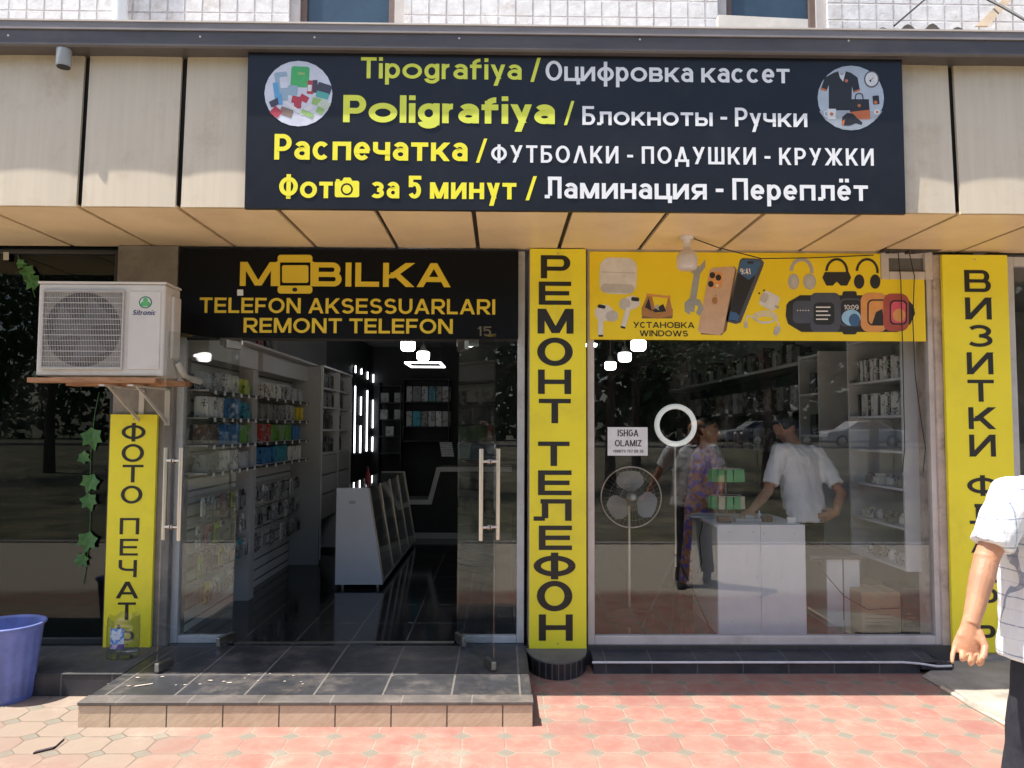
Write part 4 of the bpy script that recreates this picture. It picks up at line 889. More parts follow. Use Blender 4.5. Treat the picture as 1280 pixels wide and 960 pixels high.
# small stuff near the canopy
x, z = at(82, 63, 4.47)
sp_ = thing('canopy_spotlight', 'small grey cylinder spotlight under the left end of the gutter', 'lamp', (x, 4.46, zg0))
MB().lathe([(.042, zg0-.002), (.042, zg0-.10), (.040, zg0-.105)], (x, 4.456, 0), 24).build('housing', mat('grey_lamp_housing', (.34, .36, .37), .5, .05), sp_)
MB().lathe([(.036, zg0-.1055), (.036, zg0-.110)], (x, 4.456, 0), 24).build('lens', M_BLACK, sp_)
# bulb hanging from the soffit
x, z = at(858.5, 292, 5.06)
zs = ZF-.006
bl = thing('hanging_bulb', 'large unlit white bulb hanging under the canopy before the yellow banner', 'bulb', (x, 5.06, zs))
MB().lathe([(.045, zs-.001), (.045, zs-.018), (.028, zs-.022), (.022, zs-.06), (.026, zs-.075)], (x, 5.06, 0), 20).build('socket', mat('white_ceramic', (.66, .63, .60), .35), bl)
MB().lathe([(.022, zs-.076), (.026, zs-.085), (.045, zs-.105), (.066, zs-.128), (.069, zs-.15), (.069, zs-.205), (.062, zs-.222), (.04, zs-.23), (0, zs-.232)], (x, 5.06, 0), 28).build('bulb', mat('milky_bulb', (.66, .60, .58), .3), bl)
cable([(x+.04, 5.06, zs-.012), (x+.25, 5.2, zs-.04), (x+.62, 5.4, zs-.07), (x+1.0, 5.43, zs-.055), (x+1.45, 5.44, zs-.03)], .004, 'thin black cable running from the hanging bulb to the vent')
def pcable(pts, Y, r, label): return cable([(at(px, py, Y)[0], Y, at(px, py, Y)[1]) for px, py in pts], r, label)
pcable([(1122, 309), (1126, 350), (1128, 425), (1131, 560), (1128, 590)], 5.435, .0035, 'thin black cable hanging down past the watches on the yellow banner')
pcable([(1135, 309), (1143, 345), (1141, 400), (1144, 470), (1152, 530), (1157, 560), (1154, 590)], 5.43, .0035, 'thin black cable with a kink hanging along the right window post')
# ragged stuffing above the right pillar
rg = MB(); rnd = random.Random(5)
for i in range(9):
    px = 1112+i*8; x, z = at(px, 310+rnd.uniform(-2, 3), 5.40); rg.hexa([(x-.05, 5.39, z-.02), (x+.05, 5.39, z-.012+rnd.uniform(-.01, .01)), (x+.05, 5.45, z-.01), (x-.05, 5.45, z-.02), (x-.05, 5.385, z+.03), (x+.05, 5.385, z+.025), (x+.05, 5.45, z+.03), (x-.05, 5.45, z+.03)])
tag(rg.build('torn_insulation', mat('dark_torn_filling', (.05, .042, .038), .95, .4, 12, .8, 40)), 'dark torn filling under the soffit above the right pillar', 'insulation', kind='stuff')
# artificial ivy hanging behind the green window
leafm = mat('ivy_leaf', (.04, .14, .03), .5, .3, 30)
rnd = random.Random(4)
gv = thing('ivy_garland', 'string of artificial green ivy leaves hanging on the dark window beside the photo sign', 'garland', (at(113, 520, 5.58)[0], 5.58, 1.9))
vp = [P3(px, py, 5.518) for px, py in ((124, 490), (118, 520), (114, 560), (112, 610), (113, 650), (110, 690), (104, 730))]
MB().tube(vp, .0025, 6).build('stem', leafm, gv)
def ivy(px, py, s_, a_, par):
    x, z = at(px, py, 5.515)
    out = [(0, -.55), (.2, -.38), (.5, -.30), (.40, -.02), (.46, .26), (.2, .24), (0, .62)]
    L = [(u, v) for u, v in out]+[(-u, v) for u, v in out[-2:0:-1]]
    c, n_ = math.cos(R(a_)), math.sin(R(a_)); vs = [(x, 5.512, z)]+[(x+s_*(u*c-v*n_), 5.515-abs(u)*s_*.25+rnd.uniform(-.004, .004), z+s_*(u*n_+v*c)) for u, v in L]
    n = len(L); MB().add(vs, [(0, 1+i, 1+(i+1) % n) for i in range(n)]).build('leaf', leafm, par)
for px, py, s_, a_ in ((116, 548, .15, 10), (106, 572, .09, 60), (113, 604, .13, -20), (112, 627, .12, 15), (110, 677, .14, -12), (103, 700, .10, 40)): ivy(px, py, s_, a_+180, gv)
gv2 = thing('ivy_garland', 'few artificial ivy leaves at the top of the dark window beside the air conditioner', 'garland', (at(36, 345, 5.58)[0], 5.58, 2.6))
MB().tube([P3(px, py, 5.518) for px, py in ((22, 318), (30, 335), (38, 352), (44, 372))], .0025, 6).build('stem', leafm, gv2)
for px, py, s_, a_ in ((36, 341, .11, 30), (41, 353, .12, -40), (27, 330, .07, 90)): ivy(px, py, s_, a_+180, gv2)
mb = MB(); flat(mb, rr(4, 315, 11, 325, .5), 5.496); tag(mb.build('note', P((.45, .42, .36), 'tan_note')), 'small tan paper note at the top of the dark green window', 'note')
# waste bin
bx, by = 4.80*((27-640)/955.4+.0147), 4.80
bi = thing('waste_bin', 'worn blue plastic waste bin standing left of the step', 'bin', (bx, by, 0))
M_BIN = mat('blue_bin_plastic', (.19, .235, .52), .5, .22, 7, .2, 40, dirt=(.13, .13, .20), dirt_amt=.6)
def translucent(m_, f, c):
    nt_ = m_.node_tree; tr_ = nt_.nodes.new('ShaderNodeBsdfTranslucent'); tr_.inputs[0].default_value = (*c, 1); mx_ = nt_.nodes.new('ShaderNodeMixShader'); mx_.inputs[0].default_value = f
    nt_.links.new(nt_.nodes['Principled BSDF'].outputs[0], mx_.inputs[1]); nt_.links.new(tr_.outputs[0], mx_.inputs[2]); nt_.links.new(mx_.outputs[0], nt_.nodes['Material Output'].inputs[0])
translucent(M_BIN, .22, (.25, .32, .68))
H = .455; nb = 72
def binring(r, z, rib): return [(bx+(r-(rib if k % 4 < 1 else 0))*math.cos(2*PI*k/nb), by+(r-(rib if k % 4 < 1 else 0))*math.sin(2*PI*k/nb), z) for k in range(nb)]
mb = MB(); mb.loft([binring(.145, 0, 0), binring(.150, .012, .0), binring(.153, .03, .007), binring(.187, H-.07, .007), binring(.190, H-.045, 0), binring(.195, H-.01, 0)], caps=False)
mb.add(binring(.145, .001, 0)[::-1], [tuple(range(nb))]); mb.build('body', M_BIN, bi)
MB().loft([binring(.186, H-.012, 0), binring(.176, H-.07, 0), binring(.136, .02, 0)], caps=False).add(binring(.136, .02, 0), [tuple(range(nb))]).build('inside', M_BIN, bi)
MB().lathe([(.185, H-.012), (.193, H-.006), (.197, H), (.207, H-.001), (.209, H-.008), (.206, H-.014), (.194, H-.012)], (bx, by, 0), 72, caps=False).build('rim', M_BIN, bi)
# cut plastic bottle on the ledge
qx, qy = atz(144, 826, FL); qy += .10
pbm = glass('clear_plastic', (.80, .83, .85), 2.6, .12)
bo = thing('cut_bottle', 'clear plastic bottle cut open at the top beside the photo printing sign', 'bottle', (qx, qy, FL))
bp = [(.088, .003), (.098, .012), (.100, .03), (.096, .05), (.100, .07), (.101, .20), (.097, .215), (.099, .235), (.098, .262)]
def wav(r, z, k, n=32): return (qx+r*math.cos(2*PI*k/n), qy+r*math.sin(2*PI*k/n), FL+z+(.012*math.sin(k*1.3) if z > .25 else 0))
mb = MB(); mb.loft([[wav(r, z, k) for k in range(32)] for r, z in bp], caps=False); mb.add([wav(.088, .003, k) for k in range(32)][::-1], [tuple(range(32))]); mb.build('bottle_wall', pbm, bo)
mb = MB(); n1, n2 = -112, -62
mb.loft([[(qx+r*math.cos(R(n1+(n2-n1)*k/10)), qy+r*math.sin(R(n1+(n2-n1)*k/10)), FL+z) for k in range(11)] for r, z in ((.1025, .075), (.1025, .205))], caps=False)
def lab_mat():
    t = NT('bottle_label'); n = t.noise(26, 3); z = t.xyz()[2]; c = t.mix(t.ramp(n, .45, .55), (.55, .62, .72), (.06, .22, .58)); c = t.mix(t.math('LESS_THAN', z, FL+.105), c, t.mix(t.ramp(n, .4, .6), (.10, .07, .25), (.5, .45, .6))); t.color(c); t.inp('Roughness', .4); return t.m
mb.f = [f for f in mb.f if max(f)-min(f) < 13]; mb.mi = mb.mi[:len(mb.f)]; mb.sm = mb.sm[:len(mb.f)]
mb.build('label', lab_mat(), bo)
# broken strip on the pavers
a, b, c = atz(43, 942, 0), atz(68, 936, 0), atz(79, 926, 0)
mb = MB()
for p, q in ((a, b), (b, c)):
    mb.hexa([(p[0], p[1]-.012, .001), (q[0], q[1]-.012, .001), (q[0], q[1]+.012, .001), (p[0], p[1]+.012, .001), (p[0], p[1]-.012, .010), (q[0], q[1]-.012, .010), (q[0], q[1]+.012, .010), (p[0], p[1]+.012, .010)])
tag(mb.build('broken_strip', mat('dark_strip', (.05, .035, .04), .7)), 'dark bent strip lying on the beige pavers in front of the bin', 'debris')
# ================================================================== SHOP INTERIOR
def X2(px, x, py=536):            # distance along the shop of the wall plane x = const seen at photo px
    d = ray(px, py); return x*d.y/d.x
# ---------- lamps
M_LAMP = emit('lit_bulb', (1, .98, .95), 6)
M_LED = emit('lit_led_strip', (.93, .97, 1), 2.2)
def bulb(px, py, Y, label, r=.075):
    x, z = at(px, py, Y)
    t = thing('ceiling_bulb', label, 'lamp', (x, Y, ZC), 'lit bulbs on the shop ceiling')
    MB().lathe([(.0, z-r*.75), (r*.75, z-r*.72), (r*.95, z-r*.5), (r, z), (r*.98, z+r*.5), (r*.8, z+r*.62)], (x, Y, 0), 20).build('bulb', M_LAMP, t)
    MB().lathe([(r*.8, z+r*.63), (r*.45, z+r*1.1), (r*.35, z+r*1.6), (.008, z+r*1.7), (.008, ZC-.001)], (x, Y, 0), 12).build('socket', mat('bulb_socket', (.3, .3, .3), .5), t)
bulb(510, 432, 7.9, 'lit bulb nearest the phone shop sign, seen through the open doors')
bulb(529, 444.5, 9.0, 'lit bulb lower and to the right of the first, seen through the open doors')
bulb(798, 431.5, 7.4, 'lit bulb highest of the three seen through the large window')
bulb(781, 446, 8.6, 'middle one of three lit bulbs seen through the large window')
bulb(763, 457, 9.9, 'lowest of three lit bulbs seen through the large window')
for px, py, lab in ((585, 431.5, 'small flat lit lamp behind the top of the right glass door'), (739, 431.5, 'small flat lit lamp at the top left corner of the large window')):
    x, z = at(px, py, 7.0)
    t = thing('ceiling_lamp', lab, 'lamp', (x, 7.0, ZC))
    MB().lathe([(.0, z-.012), (.05, z-.012), (.055, z+.012), (.03, z+.02)], (x, 7.0, 0), 18).build('diffuser', M_LAMP, t)
    MB().tube([(x, 7.0, z+.02), (x, 7.0, ZC-.001)], .008, 8).build('stem', M_BLACK, t)
lx, lz = at(532, 455, 11.6)
t = thing('led_frame_light', 'rectangular ring of white light hanging at the back of the shop', 'lamp', (lx, 11.6, ZC))
fx0, fx1 = at(508, 458, 11.6)[0], at(553, 458, 11.6)[0]
for a in ((fx0, fx1, 11.35, 11.38), (fx0, fx1, 12.15, 12.18), (fx0, fx0+.03, 11.381, 12.149), (fx1-.03, fx1, 11.381, 12.149)):
    MB().box(*a, lz-.012, lz+.012).build('light_bar', M_LED, t)
for xx in (fx0+.03, fx1-.03): MB().box(xx-.003, xx+.003, 11.5, 11.506, lz+.021, ZC).build('suspension_wire', M_BLACK, t)
# led strips on the black left wall
segs = [(443.5, [(457, 466), (482.5, 566)]), (451, [(461, 468), (496, 519), (532, 566)]), (458.8, [(465, 474), (488, 564)]), (466, [(468, 478), (500, 535), (546, 564)])]
t = thing('led_wall_panel', 'black wall panel with four columns of white light strips', 'lamp', (XL, 11.5, 1.2))
lp_ = MB().box(XL+.001, XL+.03, X2(440, XL), X2(472, XL), 1.2, 2.62).build('panel', M_BLACK, t)
for px, ss in segs:
    Y = X2(px, XL+.04)
    for a, b in ss:
        z1_, z0_ = at(px, a, Y)[1], at(px, b, Y)[1]
        MB().box(XL+.031, XL+.045, Y-.018, Y+.018, z0_, z1_).build('light_strip', M_LED, lp_)
# ---------- left wall shelving
M_SLAT = tile_mat('white_slatwall', (.66, .66, .65), (.04, .04, .04), 50, .0975, ox=20.1, axes='yz', jw=.016, rough=.4, var=.05, bump=.6)
Y0, Y1, Y2, Y3, Y4 = 5.66, X2(301, XL+.06), X2(361, XL), X2(382, XL+.2), 10.3
ZT2 = 2.335
def divider(Y, w, d, z0=FL, z1=ZT2): return MB().box(XL+.026, XL+d, Y, Y+w, z0, z1)
unit = thing('slatwall_shelving', 'white slatwall shelving unit along the left wall behind the doors', 'shelving', (XL, 7, FL))
MB().box(XL+.002, XL+.025, Y0, Y2+.1, FL+.0, ZT2).build('slat_panel', M_SLAT, unit)
divider(Y1, .14, .16).build('divider', M_LAMIN_LEDGE, unit, bevel=.003)
divider(Y2, .05, .35).build('divider', M_LAMIN_LEDGE, unit, bevel=.003)
MB().box(XL+.026, XL+.30, Y0, Y2+.05, ZT2+.001, ZT2+.02).build('top_board', M_LAMIN_LEDGE, unit)
MB().box(XL+.026, XL+.20, Y0, Y1-.001, 2.16, ZT2).build('header', M_LAMIN_LEDGE, unit)
MB().box(XL+.026, XL+.20, Y1+.141, Y2-.001, 2.16, ZT2).build('header', M_LAMIN_LEDGE, unit)
ZS = [1.93, 1.725, 1.52, 1.315]
for (a, b) in ((Y0, Y1-.004), (Y1+.144, Y2-.004)):
    for z in ZS:
        MB().box(XL+.026, XL+.21, a, b, z-.012, z).build('shelf_board', M_LAMIN_LEDGE, unit)
        MB().box(XL+.213, XL+.222, a, b, z-.02, z-.004).build('price_rail', M_RAIL, unit)
        for q in range(6):
            y = a+.1+(b-a-.2)*q/5
            MB().box(XL+.2225, XL+.224, y-.022, y+.022, z-.034, z-.004).build('price_tag', M_WHITE, unit)
# deeper cupboard unit further back
u2 = thing('open_cupboard', 'white cupboard unit with dark goods further along the left wall', 'cupboard', (XL, 9.2, FL))
ya, yb = Y2+.055, 10.28
MB().box(XL+.002, XL+.02, ya, yb, FL, 2.33).build('back_panel', M_LAMIN_LEDGE, u2)
for y in (ya, (ya+yb)/2+.05, yb-.025): MB().box(XL+.021, XL+.36, y, y+.022, FL+.05, 2.33).build('side_panel', M_LAMIN, u2)
MB().box(XL+.002, XL+.37, ya, yb, 2.331, 2.352).build('top_board', M_LAMIN, u2)
for z in (1.35, 1.62, 1.88, 2.1): MB().box(XL+.021, XL+.35, ya+.023, yb-.026, z-.01, z+.01).build('shelf_board', M_LAMIN, u2)
for z0_, z1_ in ((1.12, 1.33), (.9, 1.1), (.62, .88)): MB().box(XL+.3, XL+.352, ya+.03, yb-.03, z0_, z1_).build('drawer', M_LAMIN_LEDGE, u2, bevel=.003)
# ---------- goods
PAL = {'white': (.66, .65, .62), 'grey': (.22, .22, .22), 'blue': (.045, .19, .42), 'green': (.12, .32, .05), 'red': (.36, .05, .04), 'teal': (.05, .28, .36), 'black': (.022, .022, .025), 'yellow': (.60, .48, .04), 'brown': (.13, .08, .06), 'lime': (.40, .50, .06), 'pink': (.45, .20, .22), 'silver': (.42, .43, .44)}
def pack_mat(c):
    nm = 'pack_'+c
    if nm in _M: return _M[nm]
    t = NT(nm); b = PAL[c]; n = t.n('ShaderNodeTexVoronoi'); n.inputs['Scale'].default_value = 17; t.l(t.pos(), n.inputs['Vector'])
    ink = tuple(.5*(.75-x)+x*.3 if sum(b) < .6 else x*.22 for x in b)
    w = t.n('ShaderNodeTexWhiteNoise'); t.l(n.outputs['Color'], w.inputs[0])
    f = t.math('MULTIPLY', t.math('GREATER_THAN', w.outputs['Value'], .68), t.ramp(t.noise(60, 3), .45, .55))
    col = t.mix(f, t.mix(t.noise(9, 3), tuple(x*.8 for x in b), tuple(min(1, x*1.2) for x in b)), ink)
    t.color(col); t.inp('Roughness', .38); _M[nm] = t.m; return t.m
_proto = {}
def box_proto(col, w, d, h):       # a retail carton: sleeve with a hang-tab edge; shared mesh data per kind
    k = (col, round(w, 3), round(d, 3), round(h, 3))
    if k not in _proto:
        mb = MB().box(-d/2, d/2, -w/2, w/2, 0, h); o = mb.build('accessory_box', pack_mat(col), bevel=.0025); _proto[k] = o.data; COL.objects.unlink(o); bpy.data.objects.remove(o)
    return _proto[k]
def good(name, me, loc, rz, label, cat, group, rx=0, ry=0):
    o = bpy.data.objects.new(name, me); COL.objects.link(o); o.location = loc; o.rotation_euler = (rx, ry, rz); tag(o, label, cat, group); return o
rnd = random.Random(21)
def fill_row(ya, yb, x, z, runs, where, bay):
    """runs: list of (colour, share of the row, box width, box height)"""
    y = ya+.03; L = yb-ya-.06
    for col, share, w, h in runs:
        end = y+L*share
        while y+w < end:
            jit = rnd.uniform(-.012, .012)
            good('accessory_box', box_proto(col, w*.93, .10, h), (x+jit, y+w/2, z+.001), rnd.uniform(-.06, .06),
                 f'{col} accessory box standing on the {where} of the {bay}', 'box', f'{col} boxes on the {where} of the {bay}')
            y += w+.004
        y = end
bayA, bayB, bayC = 'bay beside the left door', 'bay past the first divider', 'left wall cupboard'
xg = XL+.135
rows = ['top shelf', 'second shelf', 'third shelf', 'fourth shelf']
A = [[('silver', .30, .10, .135), ('white', .34, .062, .14), ('lime', .3, .08, .125)], [('white', .34, .06, .155), ('blue', .42, .075, .16), ('teal', .2, .09, .13)],
     [('brown', .3, .085, .15), ('blue', .36, .09, .155), ('green', .3, .055, .15)], [('grey', .3, .085, .13), ('white', .40, .07, .15), ('silver', .25, .08, .13)]]
Bq = [[('white', .45, .085, .13), ('silver', .5, .075, .13)], [('grey', .5, .075, .14), ('silver', .2, .07, .15), ('yellow', .26, .075, .14)],
      [('red', .22, .085, .16), ('green', .46, .06, .155), ('blue', .28, .085, .15)], [('blue', .3, .085, .15), ('teal', .3, .085, .16), ('white', .36, .085, .14)]]
for i in range(4):
    fill_row(Y0+.02, Y1-.02, xg, ZS[i], A[i], rows[i], bayA)
    fill_row(Y1+.16, Y2-.02, xg, ZS[i], Bq[i], rows[i], bayB)
for i, z in enumerate((2.11, 1.89, 1.63, 1.36)):
    fill_row(ya+.03, yb-.05, XL+.24, z, [[('black', .6, .12, .17), ('yellow', .1, .09, .16), ('black', .3, .12, .16)], [('grey', .5, .12, .18), ('black', .5, .13, .17)], [('black', .95, .13, .17)], [('silver', .2, .14, .12), ('black', .7, .14, .17)]][i], ['uppermost shelf', 'upper middle shelf', 'lower middle shelf', 'lowest shelf'][i], bayC)
# dark bags on top of the left shelving
bagc = [('black', .30), ('brown', .27), ('black', .32), ('red', .28), ('black', .30), ('grey', .26)]
for i, (c, h) in enumerate(bagc):
    y = X2(272, XL+.15)+.22*i+.1
    mb = MB().hexa([(-.09, -.085, 0), (.09, -.085, 0), (.09, .085, 0), (-.09, .085, 0), (-.05, -.08, h), (.05, -.08, h), (.05, .08, h), (-.05, .08, h)])
    t = thing('display_bag', ['tall black packet nearest the door on top of the left shelving', 'brown packet second from the door on top of the left shelving', 'tallest black packet on top of the left shelving', 'dark red packet on top of the left shelving', 'black packet beside the dark red one on top of the left shelving', 'grey packet farthest from the door on top of the left shelving'][i], 'packet', (0, 0, 0), 'packets on top of the left shelving')
    mb.build('packet_body', pack_mat(c), t, bevel=.008)
    MB().box(-.012, .012, -.081, .081, h+.0005, h+.028).build('hang_tab', M_WHITE, t)
    t.location = (XL+.15, y, ZT2+.021)
# hanging packs on hooks of the lower slat wall
def pack_proto(c, w, h):
    k = ('hang', c, w, h)
    if k not in _proto:
        mb = MB().prismx([(-w/2, -h), (w/2, -h), (w/2, -.02), (w*.2, 0), (-w*.2, 0), (-w/2, -.02)][::-1], -.006, .006); mb.box(.0062, .026, -w*.36, w*.36, -h*.9, -h*.32, 1)
        o = mb.build('blister_pack', [pack_mat(c), pack_mat('grey' if c != 'grey' else 'black')], bevel=.002); _proto[k] = o.data; bpy.data.objects.remove(o)
    return _proto[k]
hookm = MB().tube([(0, 0, 0), (.16, 0, 0), (.17, 0, .012)], .003, 6).build('hook', M_STEEL); hook_me = hookm.data; bpy.data.objects.remove(hookm)
cols = ['white', 'grey', 'yellow', 'white', 'black', 'silver', 'lime', 'white', 'pink', 'grey', 'teal', 'white']
for bay, (a, b), zz in ((bayA, (Y0, Y1), (1.13, .92, .71, .50)), (bayB, (Y1+.15, Y2), (1.12, .91, .69))):
    for r_, z in enumerate(zz):
        n = 10 if bay is bayA else 10
        for i in range(n):
            y = a+.10+(b-a-.2)*i/(n-1)
            if bay is bayB and r_ == 2 and i % 3 == 1 or r_ == 3 and i > 6: continue
            c = cols[(i*5+r_*3+(4 if bay is bayB else 0)) % 12]; row = ['upper', 'middle', 'lower', 'lowest'][r_]
            if bay is bayB: c = ['black', 'white', 'grey', 'black', 'silver', 'grey'][(i+r_) % 6]
            h = .17 if (i+r_) % 3 else .135
            good('blister_pack', pack_proto(c, .085 if c != 'black' else .10, h), (XL+.13+rnd.uniform(-.03, .03), y, z-.004), rnd.uniform(-.15, .15),
                 f'{c} blister pack in the {row} row of the {bay}', 'packet', f'{c} packs in the {row} row of the {bay}')
            hk = bpy.data.objects.new('hook', hook_me); COL.objects.link(hk); hk.parent = unit; hk.location = Vector((XL+.026, y, z))-unit.location
# ---------- glass counter in the middle
cy0 = atz(420, 736, FL)[1]
def cpt(px, py, Y): return at(px, py, Y)
xa, _ = cpt(418.5, 732, cy0); xb, _ = cpt(478.5, 732, cy0); xc, zc = cpt(460.5, 610, cy0); xd, _ = cpt(422.5, 610, cy0)
zl = at(450, 731, cy0)[1]
ct = thing('glass_counter', 'white ended glass display counter with sloping front in the middle of the shop', 'counter', ((xa+xb)/2, cy0, FL))
cyb = 10.1
MB().prism([(xa, zl), (xb, zl), (xc, zc), (xa, zc)], cy0, cy0+.03).build('end_panel', M_LAMIN, ct, bevel=.003)
MB().prism([(xa, zl), (xb, zl), (xc, zc), (xa, zc)], cyb-.03, cyb).build('end_panel', M_LAMIN, ct)
MB().box(xa, xa+.02, cy0+.031, cyb-.031, zl, zc-.02).build('back_panel', M_LAMIN_LEDGE, ct)
MB().box(xa, xb-.01, cy0+.031, cyb-.031, zl, zl+.05).build('base_board', M_LAMIN_LEDGE, ct)
MB().box(xa, xc, cy0+.031, cyb-.031, zc-.018, zc-.008).build('glass_top', M_DOORGLASS, ct)
MB().hexa([(xb-.012, cy0+.031, zl+.05), (xb-.004, cy0+.031, zl+.05), (xb-.004, cyb-.031, zl+.05), (xb-.012, cyb-.031, zl+.05), (xc-.012, cy0+.031, zc-.02), (xc-.004, cy0+.031, zc-.02), (xc-.004, cyb-.031, zc-.02), (xc-.012, cyb-.031, zc-.02)]).build('sloping_glass', M_DOORGLASS, ct)
for i in range(5):
    y = cy0+.04+(cyb-cy0-.1)*i/4
    MB().hexa([(xb-.002, y, zl+.02), (xb+.006, y, zl+.02), (xb+.006, y+.025, zl+.02), (xb-.002, y+.025, zl+.02), (xc-.002, y, zc-.005), (xc+.006, y, zc-.005), (xc+.006, y+.025, zc-.005), (xc-.002, y+.025, zc-.005)]).build('edge_profile', M_STEEL, ct)
for z in (zl+.32, zl+.58): MB().box(xa+.021, xa+.30, cy0+.031, cyb-.031, z-.006, z).build('glass_shelf', M_DOORGLASS, ct)
for x in (xa+.06, xb-.06):
    for y in (cy0+.06, cyb-.06): MB().lathe([(.016, FL), (.016, zl)], (x, y, 0), 12).build('leg', M_DARKSTEEL, ct)
MB().box((xa+xc)/2-.03, (xa+xc)/2+.03, cy0-.002, cy0-.0005, zc-.15, zc-.12).build('hinge_plate', P((.40, .40, .42), 'plate'), ct)
x, z = at(460, 606, cy0+.5)
rb = thing('red_bottle', 'small red bottle standing on the glass counter', 'bottle', (x, cy0+.5, zc-.007))
MB().lathe([(.030, 0), (.032, .01), (.032, .075), (.026, .10), (.012, .13), (.012, .165)], (x, cy0+.5, zc-.0065), 18).build('bottle_body', mat('red_glass', (.30, .02, .03), .15), rb)
MB().lathe([(.014, .166), (.014, .185)], (x, cy0+.5, zc-.0065), 14).build('cap', M_BLACK, rb)
# ---------- back desk and cabinets
bd = thing('reception_desk', 'black reception desk with white zigzag stripe at the back of the shop', 'desk', (-.6, 10.6, FL))
ds = 10.6
pts = [(515, 625), (539, 625), (549, 584), (640, 584)]
q = [at(px, py, ds) for px, py in pts]
MB().prism([(q[0][0]-1.0, FL), (q[3][0], FL), (q[3][0], q[3][1]), (q[2][0], q[2][1]), (q[1][0], q[1][1]), (q[0][0]-1.0, q[0][1])], ds, ds+.6).build('desk_body', M_BLACKPAINT, bd)
def stripe(a, b, w): 
    (ax_, az_), (bx_, bz_) = a, b
    return [(ax_, az_-w), (bx_, bz_-w), (bx_, bz_+.004), (ax_, az_+.004)]
MB().prism(stripe((q[0][0]-1.0, q[0][1]), q[1], .06), ds-.012, ds-.001).build('stripe', M_LAMIN, bd)
MB().prism([(q[1][0]-.06, q[1][1]-.06), (q[1][0]+.005, q[1][1]-.06), (q[2][0]+.03, q[2][1]), (q[2][0]-.035, q[2][1])], ds-.0125, ds-.0005).build('stripe', M_LAMIN, bd)
MB().prism(stripe(q[2], q[3], .06), ds-.012, ds-.001).build('stripe', M_LAMIN, bd)
MB().box(q[0][0]-.2, q[3][0], ds-.012, ds-.001, FL+.001, FL+.08).build('skirting', M_LAMIN_LEDGE, bd)
ppx0, pz = at(552, 553, 10.58)
pn = MB().hexa([(ppx0, 10.62, pz-.2), (ppx0+.17, 10.66, pz-.2), (ppx0+.17, 10.665, pz-.2), (ppx0, 10.625, pz-.2), (ppx0-.04, 10.72, pz+.0), (ppx0+.13, 10.76, pz+.0), (ppx0+.13, 10.765, pz+.0), (ppx0-.04, 10.725, pz+.0)])
def sheet_mat():
    t = NT('printed_price_sheet'); z = t.xyz()[2]; f = t.math('LESS_THAN', t.math('FRACT', t.math('MULTIPLY', z, 40)), .35); f2 = t.math('GREATER_THAN', t.noise(60, 2), .45)
    t.color(t.mix(t.math('MULTIPLY', f, f2), (.6, .63, .68), (.12, .13, .16))); return t.m
tag(pn.build('price_list', sheet_mat()), 'white price list sheet standing on the back reception desk', 'paper')
bc = thing('wall_cabinet', 'black wall cabinet with two rows of pale goods on the back wall', 'cabinet', (at(532, 500, 13.7)[0], 13.7, 1.6))
a0, a1 = at(504, 500, 13.7)[0], at(562, 500, 13.7)[0]
cz = [at(530, y, 13.7)[1] for y in (474, 502, 533, 551)]
MB().box(a0, a1, 13.95, 13.98, cz[3], cz[0]).build('back_panel', M_BLACKPAINT, bc)
for z in cz: MB().box(a0, a1, 13.62, 13.949, z-.02, z).build('shelf_board', M_BLACK, bc)
for x in (a0, a1-.02): MB().box(x, x+.02, 13.621, 13.948, cz[3]+.001, cz[0]-.021).build('side_panel', M_BLACK, bc)
for r_, z in ((0, cz[1]), (1, cz[2])):
    xx = a0+.06; i = 0
    while xx < a1-.12:
        c = ['silver', 'grey', 'silver', 'teal', 'grey', 'silver', 'white'][(i+r_*2) % 7]; w = [.10, .14, .11, .12][i % 4]
        good('goods_box', box_proto(c, w, .12, .27), (xx+w/2, 13.75, z+.001), PI/2, f'{c} box on the {"upper" if r_ == 0 else "lower"} shelf of the black back cabinet', 'box', f'{c} boxes on the {"upper" if r_ == 0 else "lower"} shelf of the back cabinet'); xx += w+.015; i += 1
# dark shelving between led panel and cabinet
ds_ = thing('dark_shelving', 'dark open shelving on the back wall left of the black cabinet', 'shelving', (at(488, 520, 13.8)[0], 13.8, FL))
s0, s1 = at(476, 520, 13.8)[0], at(502, 520, 13.8)[0]
for z in (1.2, 1.5, 1.8, 2.1, 2.4): MB().box(s0, s1, 13.6, 13.98, z-.015, z).build('shelf_board', M_BLACKPAINT, ds_)
for x in (s0-.02, s1): MB().box(x, x+.018, 13.6, 13.98, FL, 2.45).build('side_panel', M_BLACKPAINT, ds_)
for i, (px, zz) in enumerate(((480, 1.8), (498, 1.8), (481, 2.1), (498, 2.1), (488, 1.5))):
    good('goods_box', box_proto('grey', .14, .1, .17), (at(px, 520, 13.7)[0], 13.7, zz+.001), PI/2, 'grey box standing on the dark shelving at the back', 'box', 'grey boxes on the dark back shelving')
